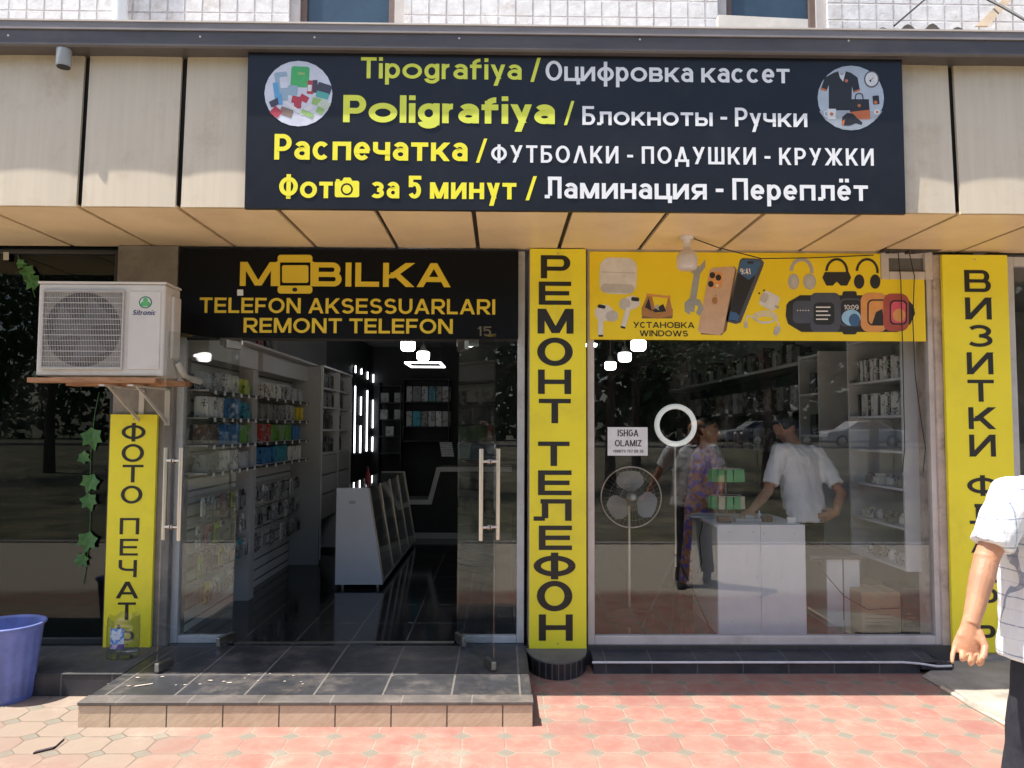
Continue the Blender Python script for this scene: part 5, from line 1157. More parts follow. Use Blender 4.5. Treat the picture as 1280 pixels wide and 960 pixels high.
# ================================================================== BEHIND THE LARGE WINDOW
XS = 3.02
su = thing('white_shelf_unit', 'white open shelf unit against the right wall just inside the window', 'shelving', (XS, 6.1, .6))
sy0, sy1 = 5.70, 6.58
MB().box(XS, XR-.002, sy0, sy0+.025, .60, 3.0).build('side_panel', M_LAMIN, su, bevel=.002)
MB().box(XS, XR-.002, sy1, sy1+.025, .60, 3.0).build('side_panel', M_LAMIN, su)
MB().box(XR-.02, XR-.002, sy0+.026, sy1-.001, .60, 3.0).build('back_panel', M_LAMIN_LEDGE, su)
zsh = [.62, .92, 1.21, 1.49, 1.765, 2.05, 2.40, 2.72]
for z in zsh: MB().box(XS+.002, XR-.021, sy0+.026, sy1-.001, z-.018, z).build('shelf_board', M_LAMIN, su)
for i, z in ((4, 'fifth'), (5, 'sixth')):
    k = 0; y = sy0+.16
    while y < sy1-.08:
        c = 'black' if k % 3 == 2 else 'white'; w = .05 if c == 'white' else .03
        good('case_box', box_proto(c, w, .11, .185 if k % 4 else .17), (XS+.09+rnd.uniform(0, .01), y, zsh[i]+.001), rnd.uniform(-.05, .05), f'slim {c} case box on the {z} shelf of the window unit', 'box', f'{c} case boxes on the {z} shelf of the window unit', rx=rnd.uniform(-.04, .04)); y += w+.012; k += 1
MB_T = [('framed_photo', .16, .20, 'grey'), ('framed_photo', .15, .18, 'silver')]
for i, (nm, w, h, c) in enumerate(MB_T):
    y = sy0+.32+i*.26
    t = thing('picture_frame', ['tilted grey framed picture on the fourth shelf of the window unit', 'silver framed picture behind the first on the fourth shelf of the window unit'][i], 'frame', (XS+.1, y, zsh[3]+.003))
    MB().box(-.008, .008, -w/2, w/2, .0, h).build('frame_rim', M_BLACK, t); MB().box(-.011, -.0085, -w/2+.015, w/2-.015, .015, h-.015).build('picture', pack_mat(c), t); t.rotation_euler = (0, -.2, .15)
    t.location = (XS+.1, y, zsh[3]+.004)
for i, z in enumerate((zsh[0], zsh[1], zsh[2])):
    for j in range(4):
        mb = MB(); yy = sy0+.2+j*.18
        if (i+j) % 2: mb.lathe([(.035, 0), (.04, .01), (.038, .06), (.02, .075), (.02, .085)], (0, 0, 0), 14)
        else: mb.box(-.05, .05, -.055, .055, 0, .06); mb.box(-.03, .03, -.035, .035, .0602, .085)
        o = mb.build('gadget', pack_mat(['silver', 'white', 'grey'][(i+j) % 3]), bevel=.003); o.location = (XS+.1, yy, z+.001)
        tag(o, f'{["silver","white","grey"][(i+j)%3]} {"round" if (i+j)%2 else "boxy"} gadget on the {["lowest","second","third"][i]} shelf of the window unit', 'gadget', f'{["silver","white","grey"][(i+j)%3]} gadgets on the {["lowest","second","third"][i]} shelf of the window unit')
# next unit, then long dark shelving along the right wall
s2 = thing('end_shelf_unit', 'narrow white shelf unit with tall end panel behind the man at the desk', 'shelving', (3.0, 7.2, FL))
MB().box(3.0, XR-.002, 7.15, 7.18, FL, 2.39).build('end_panel', M_LAMIN, s2)
MB().box(3.0, XR-.002, 7.62, 7.65, FL, 2.39).build('end_panel', M_LAMIN, s2)
for z in (FL+.05, .8, 1.2, 1.6, 2.0, 2.37): MB().box(3.0, XR-.003, 7.181, 7.619, z-.02, z).build('shelf_board', M_LAMIN, s2)
for i, z in enumerate((1.2, 1.6, 2.0)):
    good('goods_box', box_proto('black', .14, .12, .2), (3.1, 7.4, z+.001), 0, f'black box on the {["lower","middle","upper"][i]} shelf of the narrow white unit', 'box', 'black boxes on the narrow white unit')
s3 = thing('long_wall_shelving', 'long dark shelving with pale top edge along the right wall', 'shelving', (3.1, 10.5, FL))
MB().box(3.0, XR-.002, 7.66, 13.6, 2.30, 2.335).build('top_board', M_LAMIN_LEDGE, s3)
MB().box(XR-.03, XR-.003, 7.66, 13.6, FL, 2.299).build('back_panel', M_BLACKPAINT, s3)
for z in (.5, .95, 1.4, 1.85): MB().box(3.02, XR-.031, 7.66, 13.6, z-.015, z).build('shelf_board', M_BLACKPAINT, s3)
for i in range(26):
    c = ['black', 'grey', 'black', 'silver', 'black', 'brown'][i % 6]; y = 7.8+i*.22
    good('goods_box', box_proto(c, .12, .14, .16+.05*(i % 3)), (3.12, y, 2.336), rnd.uniform(-.2, .2), f'{c} packet standing on top of the long dark shelving', 'packet', f'{c} packets on top of the long dark shelving')
for i in range(14):
    for z, rn in ((1.4, 'middle'), (1.85, 'upper')):
        c = ['grey', 'black', 'brown', 'silver', 'black'][(i*2+int(z*2)) % 5]
        good('goods_box', box_proto(c, .2, .14, .26), (3.12, 7.9+i*.4, z+.001), 0, f'{c} box on the {rn} shelf of the long dark shelving', 'box', f'{c} boxes on the {rn} shelf of the long dark shelving')
# ---------- service desk
dx0, dx1 = at(897.5, 725, 5.70)[0], at(1007.5, 725, 5.70)[0]; dz1 = at(950, 656, 5.70)[1]
dk = thing('service_desk', 'white laminate service desk standing right behind the window', 'desk', ((dx0+dx1)/2, 5.7, FL))
dm = at(951.5, 725, 5.7)[0]
MB().box(dx0, dm-.001, 5.70, 5.72, FL+.002, dz1).build('front_panel', M_LAMIN, dk, bevel=.002)
MB().box(dm+.001, dx1, 5.70, 5.72, FL+.002, dz1).build('front_panel', M_LAMIN, dk, bevel=.002)
MB().box(dx0, dx0+.02, 5.721, 6.45, FL+.002, dz1-.022).build('side_panel', M_LAMIN_LEDGE, dk)
MB().box(dx1-.02, dx1, 5.721, 6.2, FL+.002, dz1-.022).build('side_panel', M_LAMIN_LEDGE, dk)
MB().box(dx0-.01, dx1+.0, 5.722, 6.46, dz1-.021, dz1-.001).build('desk_top', M_LAMIN, dk, bevel=.002)
for px, py in ((912, 665), (941, 665), (955, 667), (993, 667), (947, 720), (977, 720), (915, 777), (990, 778)):
    x, z = at(px, py, 5.70); MB().lathe([(0, .002), (.004, .0015), (.005, 0)], (x, 5.6995, z), 8, ax='y').build('screw', M_DARKSTEEL, dk)
cable([(dx0-.004, 6.1, dz1-.02), (dx0-.03, 6.1, dz1-.15), (dx0-.012, 6.12, dz1-.35), (dx0-.02, 6.2, dz1-.45)], .004, 'black cable hanging down the left side of the white service desk')
# clutter on the desk
dt = dz1
def clutter(name, label, cat, px, py, Y, mb, m): o = mb.build(name, m, bevel=.003); x = at(px, py, Y)[0]; o.location = (x, Y, dt+.0005); return tag(o, label, cat)
clutter('paper_stack', 'loose white papers at the left end of the service desk', 'papers', 880, 648, 6.2, MB().box(-.12, .1, -.08, .08, 0, .012).box(-.05, .15, -.03, .12, .0125, .02), P((.42, .45, .48), 'paper'))
clutter('phone_repair_kit', 'small brown tool case in front of the green rack', 'case', 905, 652, 5.85, MB().box(-.05, .05, -.03, .03, 0, .045), P((.13, .06, .045), 'dull_brown'))
clutter('small_device', 'grey gadget on the desk under the hand of the man', 'gadget', 934, 652, 5.9, MB().box(-.1, .1, -.04, .04, 0, .025).box(-.02, .05, -.02, .02, .0255, .05), P((.35, .35, .36), 'gadget_grey'))
clutter('tape_roll', 'dark tape roll at the right of the papers on the desk', 'tape', 958, 650, 5.9, MB().lathe([(.02, 0), (.045, 0), (.045, .04), (.02, .04), (.02, 0)], (0, 0, 0), 20), P((.11, .05, .035), 'tape_brown'))
clutter('glue_bottle', 'little white bottle standing on the service desk', 'bottle', 949, 645, 5.95, MB().lathe([(.016, 0), (.017, .01), (.016, .05), (.006, .062), (.006, .08)], (0, 0, 0), 14), P((.62, .62, .62), 'bottle_white'))
clutter('white_card', 'small white card box at the right front of the service desk', 'box', 989, 657, 5.76, MB().box(-.03, .03, -.015, .015, 0, .05), P((.6, .6, .58), 'card_white'))
# green display rack
gx, gz = at(908, 640, 6.0)
gr = thing('green_rack', 'two tier wire rack of green packets standing on the service desk', 'rack', (gx, 6.0, dt))
MB().lathe([(.08, 0), (.08, .006), (.006, .008), (.006, .42), (0, .42)], (gx, 6.0, dt+.0005), 16).build('stand', M_STEEL, gr)
for tier, zz in enumerate((.19, .40)):
    MB().tube([(gx+.12*math.cos(R(a)), 6.0+.09*math.sin(R(a)), dt+zz) for a in range(0, 360, 30)], .003, 6, closed=True).build('wire_ring', M_STEEL, gr)
    for k in range(7):
        a = R(180+k*30); c = ['green_pack', 'green_pack', 'pale_pack'][(k+tier) % 3] if tier == 0 else 'green_pack'
        x, y = gx+.12*math.cos(a), 6.0+.09*math.sin(a)-.006
        MB().hexa([(x-.026, y-.004, dt+zz-.10), (x+.026, y-.004, dt+zz-.10), (x+.026, y+.004, dt+zz-.10), (x-.026, y+.004, dt+zz-.10), (x-.022, y-.004, dt+zz-.004), (x+.022, y-.004, dt+zz-.004), (x+.022, y+.004, dt+zz-.004), (x-.022, y+.004, dt+zz-.004)]).build('packet', P((.06, .30, .11), 'green_pack') if c == 'green_pack' else P((.45, .42, .3), 'pale_pack'), gr)
# notice on the glass
nz = thing('job_notice', 'white paper notice stuck inside the large window', 'notice', (at(784, 551, 5.51)[0], 5.512, at(784, 569, 5.51)[1]))
mb = MB(); x0, x1, z0, z1 = rect(759.5, 534, 809.5, 569.5, 5.497); mb.box(x0, x1, 5.4955, 5.4965, z0, z1); mb.build('sheet', P((.66, .67, .68), 'notice_paper'), nz)
for t_, a, b, c, d, w_ in (('ISHGA', 772, 798, 537, 545.5, .17), ('OLAMIZ', 768.5, 802, 550, 558, .17), ('+998(71) 707 09 39', 766, 804, 562.2, 565.8, .15)):
    words_px('lettering', M_INK, nz, t_, a, b, c, d, 5.4945, weight=w_, gap=.1)
# ring light on its tripod
RY = 5.95
rx, rz = at(844.5, 531.5, RY); k = RY/FPX
rl = thing('ring_light', 'white ring light on a thin tripod behind the large window', 'ring light', (rx, RY, FL))
MB().tube([(rx+23.5*k*math.cos(R(a)), RY, rz+23.5*k*math.sin(R(a))) for a in range(0, 360, 8)], 3.3*k, 12, closed=True).build('ring', emit('ring_diffuser', (.9, .95, .9), .16), rl)
MB().tube([(rx, RY+.03, FL+.45), (rx, RY+.03, rz-25*k)], .009, 8).build('pole', M_DARKSTEEL, rl)
MB().lathe([(.02, rz-27*k), (.02, rz-24*k+.02)], (rx, RY+.02, 0), 10).build('clamp', M_BLACK, rl)
for a in (200, 320, 85): MB().tube([(rx, RY+.03, FL+.55), (rx+.30*math.cos(R(a)), RY+.03+.22*math.sin(R(a)), FL+.005)], .008, 8).build('leg', M_BLACK, rl)
# pedestal fan
FY = 6.15
fx_, fz_ = at(789, 621.5, FY); k = FY/FPX
fn = thing('pedestal_fan', 'round metal pedestal fan with wire guard behind the large window', 'fan', (fx_, FY, FL))
rr1 = 37.5*k
MB().tube([(fx_+rr1*math.cos(R(a)), FY, fz_+rr1*math.sin(R(a))) for a in range(0, 360, 6)], .0055, 8, closed=True).build('guard_ring', M_STEEL, fn)
wm = MB()
for a in range(0, 360, 9): wm.tube([(fx_+.045*math.cos(R(a)), FY-.07, fz_+.045*math.sin(R(a))), (fx_+rr1*.6*math.cos(R(a)), FY-.062, fz_+rr1*.6*math.sin(R(a))), (fx_+rr1*math.cos(R(a)), FY, fz_+rr1*math.sin(R(a)))], .0009, 4)
for q in (.4, .75): wm.tube([(fx_+rr1*q*math.cos(R(a)), FY-.055, fz_+rr1*q*math.sin(R(a))) for a in range(0, 360, 12)], .0011, 4, closed=True)
wm.build('wire_guard', M_DARKSTEEL, fn)
for kq in range(3):
    a0 = 95+kq*120; pts = []
    for rq in range(7):
        r_ = .05+(rr1*.88-.05)*rq/6; half = 10+34*math.sin(PI*(rq+.8)/7.6)
        pts.append([(fx_+r_*math.cos(R(a0+half*u)), FY-.02+.03*u, fz_+r_*math.sin(R(a0+half*u))) for u in (-1, -.5, 0, .5, 1)])
    mb = MB(); vs = [p for r_ in pts for p in r_]
    mb.add(vs, [(i*5+j, i*5+j+1, i*5+j+6, i*5+j+5) for i in range(6) for j in range(4)], 0, True)
    mb.build('blade', mat('fan_blade_grey', (.30, .31, .32), .35, .08), fn)
MB().lathe([(0, .075), (.04, .07), (.045, .05), (.04, .0)], (fx_, FY, fz_), 18, ax='y').build('hub', M_DARKSTEEL, fn)
MB().lathe([(.07, -.02), (.075, -.06), (.06, -.16), (0, -.17)], (fx_, FY, fz_), 18, ax='y').build('motor', M_BLACK, fn)
MB().tube([(fx_, FY+.1, FL+.03), (fx_, FY+.1, fz_-.03)], .012, 10).build('pole', M_STEEL, fn)
MB().lathe([(.20, FL+.001), (.20, FL+.02), (.05, FL+.035), (.02, FL+.08)], (fx_, FY+.1, 0), 24).build('base', M_BLACK, fn)
# low white table and cartons on the right
tx0, tx1 = at(1034, 740, 5.95)[0], at(1075, 740, 5.95)[0]; tz = at(1050, 699, 5.95)[1]
tb = thing('low_table', 'low white panel table with dark top beside the service desk', 'table', ((tx0+tx1)/2, 5.95, FL))
MB().box(tx0, (tx0+tx1)/2-.006, 5.95, 5.97, FL+.001, tz).build('panel', M_LAMIN, tb)
MB().box((tx0+tx1)/2+.006, tx1, 5.95, 5.97, FL+.001, tz).build('panel', M_LAMIN, tb)
MB().box((tx0+tx1)/2-.005, (tx0+tx1)/2+.005, 5.955, 5.965, FL+.05, tz).build('gap_strip', M_BLACK, tb)
MB().box(tx0+.01, tx1-.01, 5.971, 6.5, FL+.001, tz-.001).build('carcass', M_LAMIN_LEDGE, tb)
MB().box(tx0-.14, tx1+.01, 5.93, 6.55, tz+.001, tz+.03).build('table_top', mat('dark_table_top', (.05, .055, .065), .4), tb)
def carton(name, label, px0, px1, py0, py1, Y, d, m, tape=True):
    a, b, c, e = rect(px0, py0, px1, py1, Y); t = thing(name, label, 'box', ((a+b)/2, Y, FL))
    cb_ = MB().box(a, b, Y, Y+d, FL+.001, e-.001).build('carton_body', m, t, bevel=.003)
    if tape: MB().box((a+b)/2-.025, (a+b)/2+.025, Y-.0015, Y+d+.001, e-.06, e+.001).build('tape', P((.30, .22, .13), 'packing_tape'), cb_)
    for i in range(4): MB().box(a+.03, b-.05-.03*(i % 2), Y-.001, Y-.0002, FL+.05+i*.028, FL+.058+i*.028).build('print_bar', P((.20, .13, .075), 'carton_print'), cb_)
M_CART = mat('brown_cardboard', (.33, .225, .135), .8, .08, 5, .1, 60)
carton('cardboard_box', 'brown cardboard box on the floor behind the right part of the window', 1077, 1126, 740, 791, 5.76, .28, M_CART)
carton('cardboard_box', 'darker cardboard box partly hidden behind the brown one by the window', 1068, 1105, 730, 784, 6.06, .25, mat('grey_brown_cardboard', (.16, .125, .095), .8, .1), False)
carton('cardboard_box', 'black box at the right of the brown cardboard box', 1128, 1152, 735, 790, 5.78, .3, mat('black_carton', (.03, .03, .034), .6, .1), False)
cable([at(1024, 703, 5.9)[0:1][0:1] and (at(1024, 703, 5.72)[0], 5.735, at(1024, 703, 5.72)[1]), P3(1035, 722, 5.735), P3(1055, 745, 5.735), P3(1085, 762, 5.735), P3(1125, 760, 5.735)], .004, 'black cable curving in front of the brown cardboard box')
# ================================================================== PEOPLE
def remesh(ob, vox, smooth=2, folds=0., seed=0.):
    m_ = ob.modifiers.new('r', 'REMESH'); m_.mode = 'VOXEL'; m_.voxel_size = vox; m_.use_smooth_shade = True
    if smooth: s_ = ob.modifiers.new('s', 'SMOOTH'); s_.iterations = smooth; s_.factor = .5
    dg = bpy.context.evaluated_depsgraph_get(); ev = ob.evaluated_get(dg)
    me = bpy.data.meshes.new_from_object(ev); ob.modifiers.clear(); old = ob.data; mats = list(old.materials)
    ob.data = me
    me.materials.clear()
    for q in mats: me.materials.append(q)
    if folds:
        from mathutils import noise as nz_
        nn = [v.normal.copy() for v in me.vertices]; out = []
        for v, q_ in zip(me.vertices, nn):
            c = v.co.copy(); a = nz_.noise(Vector((c.x*9, c.y*9, c.z*5.5+seed)))+.5*nz_.noise(Vector((c.x*20+c.z*9, c.y*20, c.z*12+seed)))
            out += list(c+q_*folds*a)
        me.vertices.foreach_set('co', out)
    me.polygons.foreach_set('material_index', [0]*len(me.polygons)); me.polygons.foreach_set('use_smooth', [True]*len(me.polygons)); me.update()
    bpy.data.meshes.remove(old); return ob
class Body:
    """local frame: x to the person's right, y forward, z up; w() takes it to the world"""
    def __init__(s, x, y, heading, z=0.): s.o = Vector((x, y, z)); s.c, s.s = math.cos(heading), math.sin(heading)
    def w(s, p): return Vector((s.o.x+s.c*p[0]-s.s*p[1], s.o.y+s.s*p[0]+s.c*p[1], s.o.z+p[2]))
    def loc(s, p):
        d = Vector(p)-s.o; return Vector((s.c*d.x+s.s*d.y, -s.s*d.x+s.c*d.y, d.z))
    def rings(s, rows, n=28, pw=2.3):     # rows: (z, cx, cy, rx, ry)
        out = []
        for z, cx, cy_, rx, ry in rows:
            r = []
            for k in range(n):
                a = 2*PI*k/n; c_, s_ = math.cos(a), math.sin(a)
                r.append(s.w((cx+rx*math.copysign(abs(c_)**(2/pw), c_), cy_+ry*math.copysign(abs(s_)**(2/pw), s_), z)))
            out.append(r)
        return out
def hand(mb, W, d, n, t, curl, thumb=(.55, .35), sc=1.0):
    """W wrist, d towards the fingers, n out of the palm, t towards the thumb; curl: three bends per finger from index to little finger"""
    d = Vector(d).normalized(); n = (Vector(n)-d*Vector(n).dot(d)).normalized(); t0 = d.cross(n); t = t0 if t0.dot(Vector(t)) > 0 else -t0
    W = Vector(W)
    def ring(p, rw, rt, tilt=0): return [p+t*(rw*math.cos(2*PI*k/16))+n*(rt*math.sin(2*PI*k/16)) for k in range(16)]
    mb.loft([ring(W-d*.02*sc, .027*sc, .021*sc), ring(W+d*.012*sc, .029*sc, .020*sc), ring(W+d*.04*sc+t*.003*sc, .038*sc, .0185*sc), ring(W+d*.075*sc, .042*sc, .016*sc), ring(W+d*.098*sc, .040*sc, .0125*sc)])
    mb.tube([W+d*.015*sc+t*.016*sc, W+d*.04*sc+t*.022*sc+n*.003*sc, W+d*.065*sc+t*.022*sc], [.012*sc, .0175*sc, .011*sc], 10); mb.tube([W+d*.01*sc-t*.018*sc, W+d*.045*sc-t*.022*sc+n*.002*sc, W+d*.08*sc-t*.022*sc], [.010*sc, .0145*sc, .010*sc], 10)
    for i in range(4):
        off = (.0325, .0112, -.0105, -.0315)[i]*sc; L = [(.043, .026, .021), (.047, .030, .022), (.043, .028, .021), (.033, .021, .018)][i]
        p = W+d*(.086+(-.002, .004, 0, -.008)[i])*sc+t*off; v = (d+t*(.10, .02, -.06, -.16)[i]).normalized(); pts = [p-v*.03*sc, p]; ang = 0
        for j in range(3):
            ang += R(curl[i][j]); dv = (v*math.cos(ang)+n*math.sin(ang)); p = p+dv*L[j]*sc; pts.append(p)
        r0 = (.0088, .0091, .0087, .0076)[i]*sc
        mb.tube(pts, [r0, r0*1.06, r0*.98, r0*.9, r0*.68], 10)
        for q, rq in ((pts[2], .99), (pts[3], .92), (pts[4], .68)): mb.ball(q, (r0*rq,)*3, 6)
    b = W+d*.022*sc+t*.026*sc+n*.006*sc
    v1 = (d*.72+t*thumb[0]+n*.28).normalized(); v2 = (d*.85+t*(thumb[0]-.55)+n*(.25+thumb[1])).normalized(); v3 = (d*.8+t*(thumb[0]-.85)+n*(.25+thumb[1])).normalized()
    p1 = b+v1*.042*sc; p2 = p1+v2*.032*sc; p3 = p2+v3*.026*sc
    mb.tube([b-v1*.01*sc, b, p1, p2, p3], [.014*sc, .0145*sc, .0118*sc, .0108*sc, .0082*sc], 10)
    for q, rq in ((p1, .0118), (p2, .0108), (p3, .0082)): mb.ball(q, (rq*sc,)*3, 6)
def head(mb, bd, c, yaw=0., pitch=0., sc=1.0):
    """c: head centre (local). returns function mapping head-local to world"""
    cy_, sy_, cp, sp_ = math.cos(yaw), math.sin(yaw), math.cos(pitch), math.sin(pitch)
    def h(p):
        x, y, z = (q*sc for q in p); y, z = y*cp+z*sp_, -y*sp_+z*cp; x, y = x*cy_-y*sy_, x*sy_+y*cy_
        return bd.w((c[0]+x, c[1]+y, c[2]+z))
    rows = [(-.118, .04, .030, .026), (-.105, .045, .046, .042), (-.08, .032, .058, .066), (-.05, .018, .066, .085), (-.01, .006, .073, .096), (.03, .0, .077, .099), (.07, -.004, .073, .092), (.098, -.008, .055, .07), (.115, -.01, .026, .034)]
    mb.loft([[h((rx*math.cos(2*PI*k/24), yo+ry*math.sin(2*PI*k/24), z)) for k in range(24)] for z, yo, rx, ry in rows])
    # nose, brow, lips, chin, ears
    mb.tube([h((0, .098, .018)), h((0, .108, -.008)), h((0, .118, -.026)), h((0, .100, -.036))], [.008*sc, .010*sc, .014*sc, .010*sc], 8)
    for s_ in (-1, 1):
        mb.ball(h((s_*.013, .103, -.030)), (.009*sc,)*3, 6)
        mb.tube([h((s_*.012, .094, .028)), h((s_*.035, .088, .032)), h((s_*.055, .066, .024))], [.008*sc, .009*sc, .006*sc], 8)
        e = [h((s_*.077, -.004, .022)), h((s_*.084, -.016, .026)), h((s_*.086, -.022, .006)), h((s_*.080, -.012, -.020)), h((s_*.074, .0, -.028))]
        mb.tube(e, [.007*sc, .009*sc, .010*sc, .008*sc, .006*sc], 8)
        mb.ball(h((s_*.040, .066, -.015)), (.026*sc,)*3, 8)
    mb.tube([h((-.022, .093, -.060)), h((0, .100, -.059)), h((.022, .093, -.060))], [.004*sc, .007*sc, .004*sc], 8)
    mb.tube([h((-.018, .091, -.072)), h((0, .098, -.072)), h((.018, .091, -.072))], [.005*sc, .008*sc, .005*sc], 8)
    mb.ball(h((0, .078, -.104)), (.020*sc,)*3, 8)
    return h
def eyes_and_hair(t, h, hairmat, style, sc=1.0):
    for s_ in (-1, 1):
        MB().ball(h((s_*.032, .078, .006)), (.0125*sc,)*3, 8).build('eye', mat('eye_white', (.55, .53, .5), .2, .02), t)
        MB().ball(h((s_*.032, .0865, .006)), (.0055*sc,)*3, 6).build('iris', mat('dark_iris', (.03, .02, .015), .2, .02), t)
        MB().tube([h((s_*.014, .103, .036)), h((s_*.034, .098, .042)), h((s_*.054, .076, .034))], [.004*sc, .005*sc, .003*sc], 6).build('eyebrow', hairmat, t)
    if style == 'short':
        mb = MB(); rows = [(-.045, .060, .055, 1), (-.02, .074, .082, 1), (.02, .084, .104, 1), (.065, .082, .104, 0), (.10, .066, .084, 0), (.124, .036, .046, 0)]
        rr_ = []
        for z, rx, ry, cut in rows:
            r = []
            for k in range(24):
                a = 2*PI*k/24; x, y = rx*math.cos(a), ry*math.sin(a)-.010
                if cut and y > -.002: y = -.002-.02*(z < 0)
                elif not cut and y > .07: y = .07+(y-.07)*.5
                r.append(h((x, y, z)))
            rr_.append(r)
        mb.loft(rr_); o = mb.build('hair', hairmat, t)
    elif style == 'fringe':
        mb = MB(); rr_ = []
        for z, rx, ry in ((-.055, .058, .055), (-.03, .074, .084), (.0, .081, .102), (.03, .080, .1035), (.048, .074, .098)):
            rr_.append([h((rx*math.cos(2*PI*k/24), min(-.012, ry*math.sin(2*PI*k/24)-.006), z)) for k in range(24)])
        mb.loft(rr_); mb.build('hair', hairmat, t)
def skin_mat(name, c):
    t = NT(name); n = t.noise(30, 5); n2 = t.noise(11, 5, .65)
    t.color(t.mix(t.ramp(n2, .32, .68), tuple(x*.80 for x in c), (min(1, c[0]*1.12), c[1]*1.05, c[2]*1.0))); t.inp('Roughness', .5); t.inp('Subsurface Weight', .12)
    t.b.inputs['Subsurface Radius'].default_value = (.02, .008, .005); t.b.inputs['Subsurface Scale'].default_value = .5; n3 = t.noise(160, 3, .6); t.bump(t.math('ADD', n, t.math('MULTIPLY', n3, .8)), .4, .003); return t.m
SK1 = skin_mat('tanned_skin', (.44, .225, .135)); SK2 = skin_mat('warm_skin', (.40, .22, .14))
M_HAIR = mat('black_hair', (.012, .010, .009), .5, .3, 60, .5, 120); M_GREYHAIR = mat('greying_hair', (.05, .042, .038), .6, .4, 60, .5, 120)
def cloth(name, c, folds=.5, var=.06):
    if name in _M: return _M[name]
    t = NT(name); n = t.noise(5.5, 4, .55, stretch=(1.5, 1.5, .7)); n2 = t.noise(300, 2)
    t.color(t.mix(n, tuple(x*(1-var) for x in c), tuple(min(1, x*(1+var)) for x in c))); t.inp('Roughness', .9); t.inp('Specular IOR Level', .15)
    t.bump(t.math('ADD', t.math('MULTIPLY', n, 1.0), t.math('MULTIPLY', n2, .02)), folds, .03); _M[name] = t.m; return t.m
def check_mat(bd):
    t = NT('white_checked_cotton'); p = t.n('ShaderNodeTexCoord').outputs['Object']
    mp = t.n('ShaderNodeMapping'); t.l(p, mp.inputs[0]); mp.inputs['Rotation'].default_value = (0, R(2), -math.atan2(bd.s, bd.c)); v = t.xyz(mp.outputs[0])
    n = t.noise(5, 3, vec=p); 
    def line(q, per, w, ph): return t.math('LESS_THAN', t.math('FRACT', t.math('ADD', t.math('MULTIPLY', q, 1/per), ph)), w)
    nx = t.math('MULTIPLY_ADD', n, .014, v[0]); nz = t.math('MULTIPLY_ADD', n, .022, v[2])
    a = t.math('MAXIMUM', line(nx, .080, .055, .35), line(nz, .098, .050, .1))
    b = t.math('MAXIMUM', line(nx, .080, .035, .85), line(nz, .098, .03, .55))
    f = t.math('MULTIPLY', t.math('ADD', t.math('MULTIPLY', a, .75), t.math('MULTIPLY', b, .28)), t.ramp(t.noise(60, 2, vec=p), .2, .5))
    t.color(t.mix(f, (.64, .65, .68), (.15, .18, .28))); t.inp('Roughness', .85); t.inp('Specular IOR Level', .2)
    fo = t.noise(4.2, 4, .6, vec=p, stretch=(1.3, 1.3, .8)); t.bump(fo, .85, .04); return t.m

# ---------- the man walking past on the right
mx, my = 2.075, 2.82; hd = R(20)
bd = Body(mx, my, hd)
man = thing('person', 'man in white checked short sleeved shirt and dark trousers walking past at the right edge', 'person', (mx, my, 0))
mb = MB()
shl = bd.loc((1.835, 2.74, 1.415)); ell_ = Vector((1.725, 2.715, 1.20)); wrl = Vector((1.625, 2.655, .985))
shr = Vector((.19, .0, 1.415))
mb.loft(bd.rings([(.86, 0, 0, .15, .105), (1.0, 0, 0, .14, .10), (1.15, 0, .0, .145, .10), (1.30, 0, 0, .165, .105), (1.40, 0, -.005, .16, .085), (1.455, 0, -.01, .075, .06)]))
mb.loft(bd.rings([(1.42, 0, -.015, .062, .062), (1.48, 0, -.005, .056, .058), (1.56, 0, .012, .055, .06)], pw=2))
hh = head(mb, bd, (.03, -.01, 1.625), yaw=R(52), pitch=R(6))
W = bd.w
mb.tube([W(shl+Vector((.05, 0, 0))), W(shl), (W(shl)+ell_)/2, ell_, ell_.lerp(wrl, .3), ell_.lerp(wrl, .7), wrl], [.052, .052, .046, .040, .041, .033, .027], 16)
mb.ball(ell_, (.042,)*3, 8)
hand(mb, wrl, (-.30, -.10, -1), (-.30, -1, .28), (1, 0, 0), [(48, 55, 35), (52, 60, 35), (48, 52, 32), (22, 22, 14)], thumb=(.42, .30), sc=1.06)
elr = Vector((.30, .10, 1.16)); wrr = Vector((.30, .29, 1.02))
mb.tube([W(shr-Vector((.05, 0, 0))), W(shr), W((shr+elr)/2), W(elr), W(elr.lerp(wrr, .3)), W(elr.lerp(wrr, .7)), W(wrr)], [.055, .055, .049, .043, .043, .034, .0285], 14)
hand(mb, W(wrr), W((.02, .6, -.55))-W((0, 0, 0)), W((-1, 0, 0))-W((0, 0, 0)), W((0, .5, .8))-W((0, 0, 0)), [(30, 35, 20)]*4)
hipl, hipr = Vector((-.095, 0, .90)), Vector((.095, 0, .90)); knl, ankl = Vector((-.105, .08, .49)), Vector((-.12, .14, .09)); knr, ankr = Vector((.10, .02, .48)), Vector((.10, -.26, .13))
for hp, kn, an in ((hipl, knl, ankl), (hipr, knr, ankr)):
    mb.tube([W(hp), W(hp.lerp(kn, .5)), W(kn), W(kn.lerp(an, .35)), W(an)], [.085, .072, .052, .052, .036], 14)
    mb.tube([W(an), W(an+Vector((0, .05, -.05)))], [.036, .034], 10)
remesh(mb.build('body', SK1, man), .0034, 2)
eyes_and_hair(man, hh, M_GREYHAIR, 'fringe')
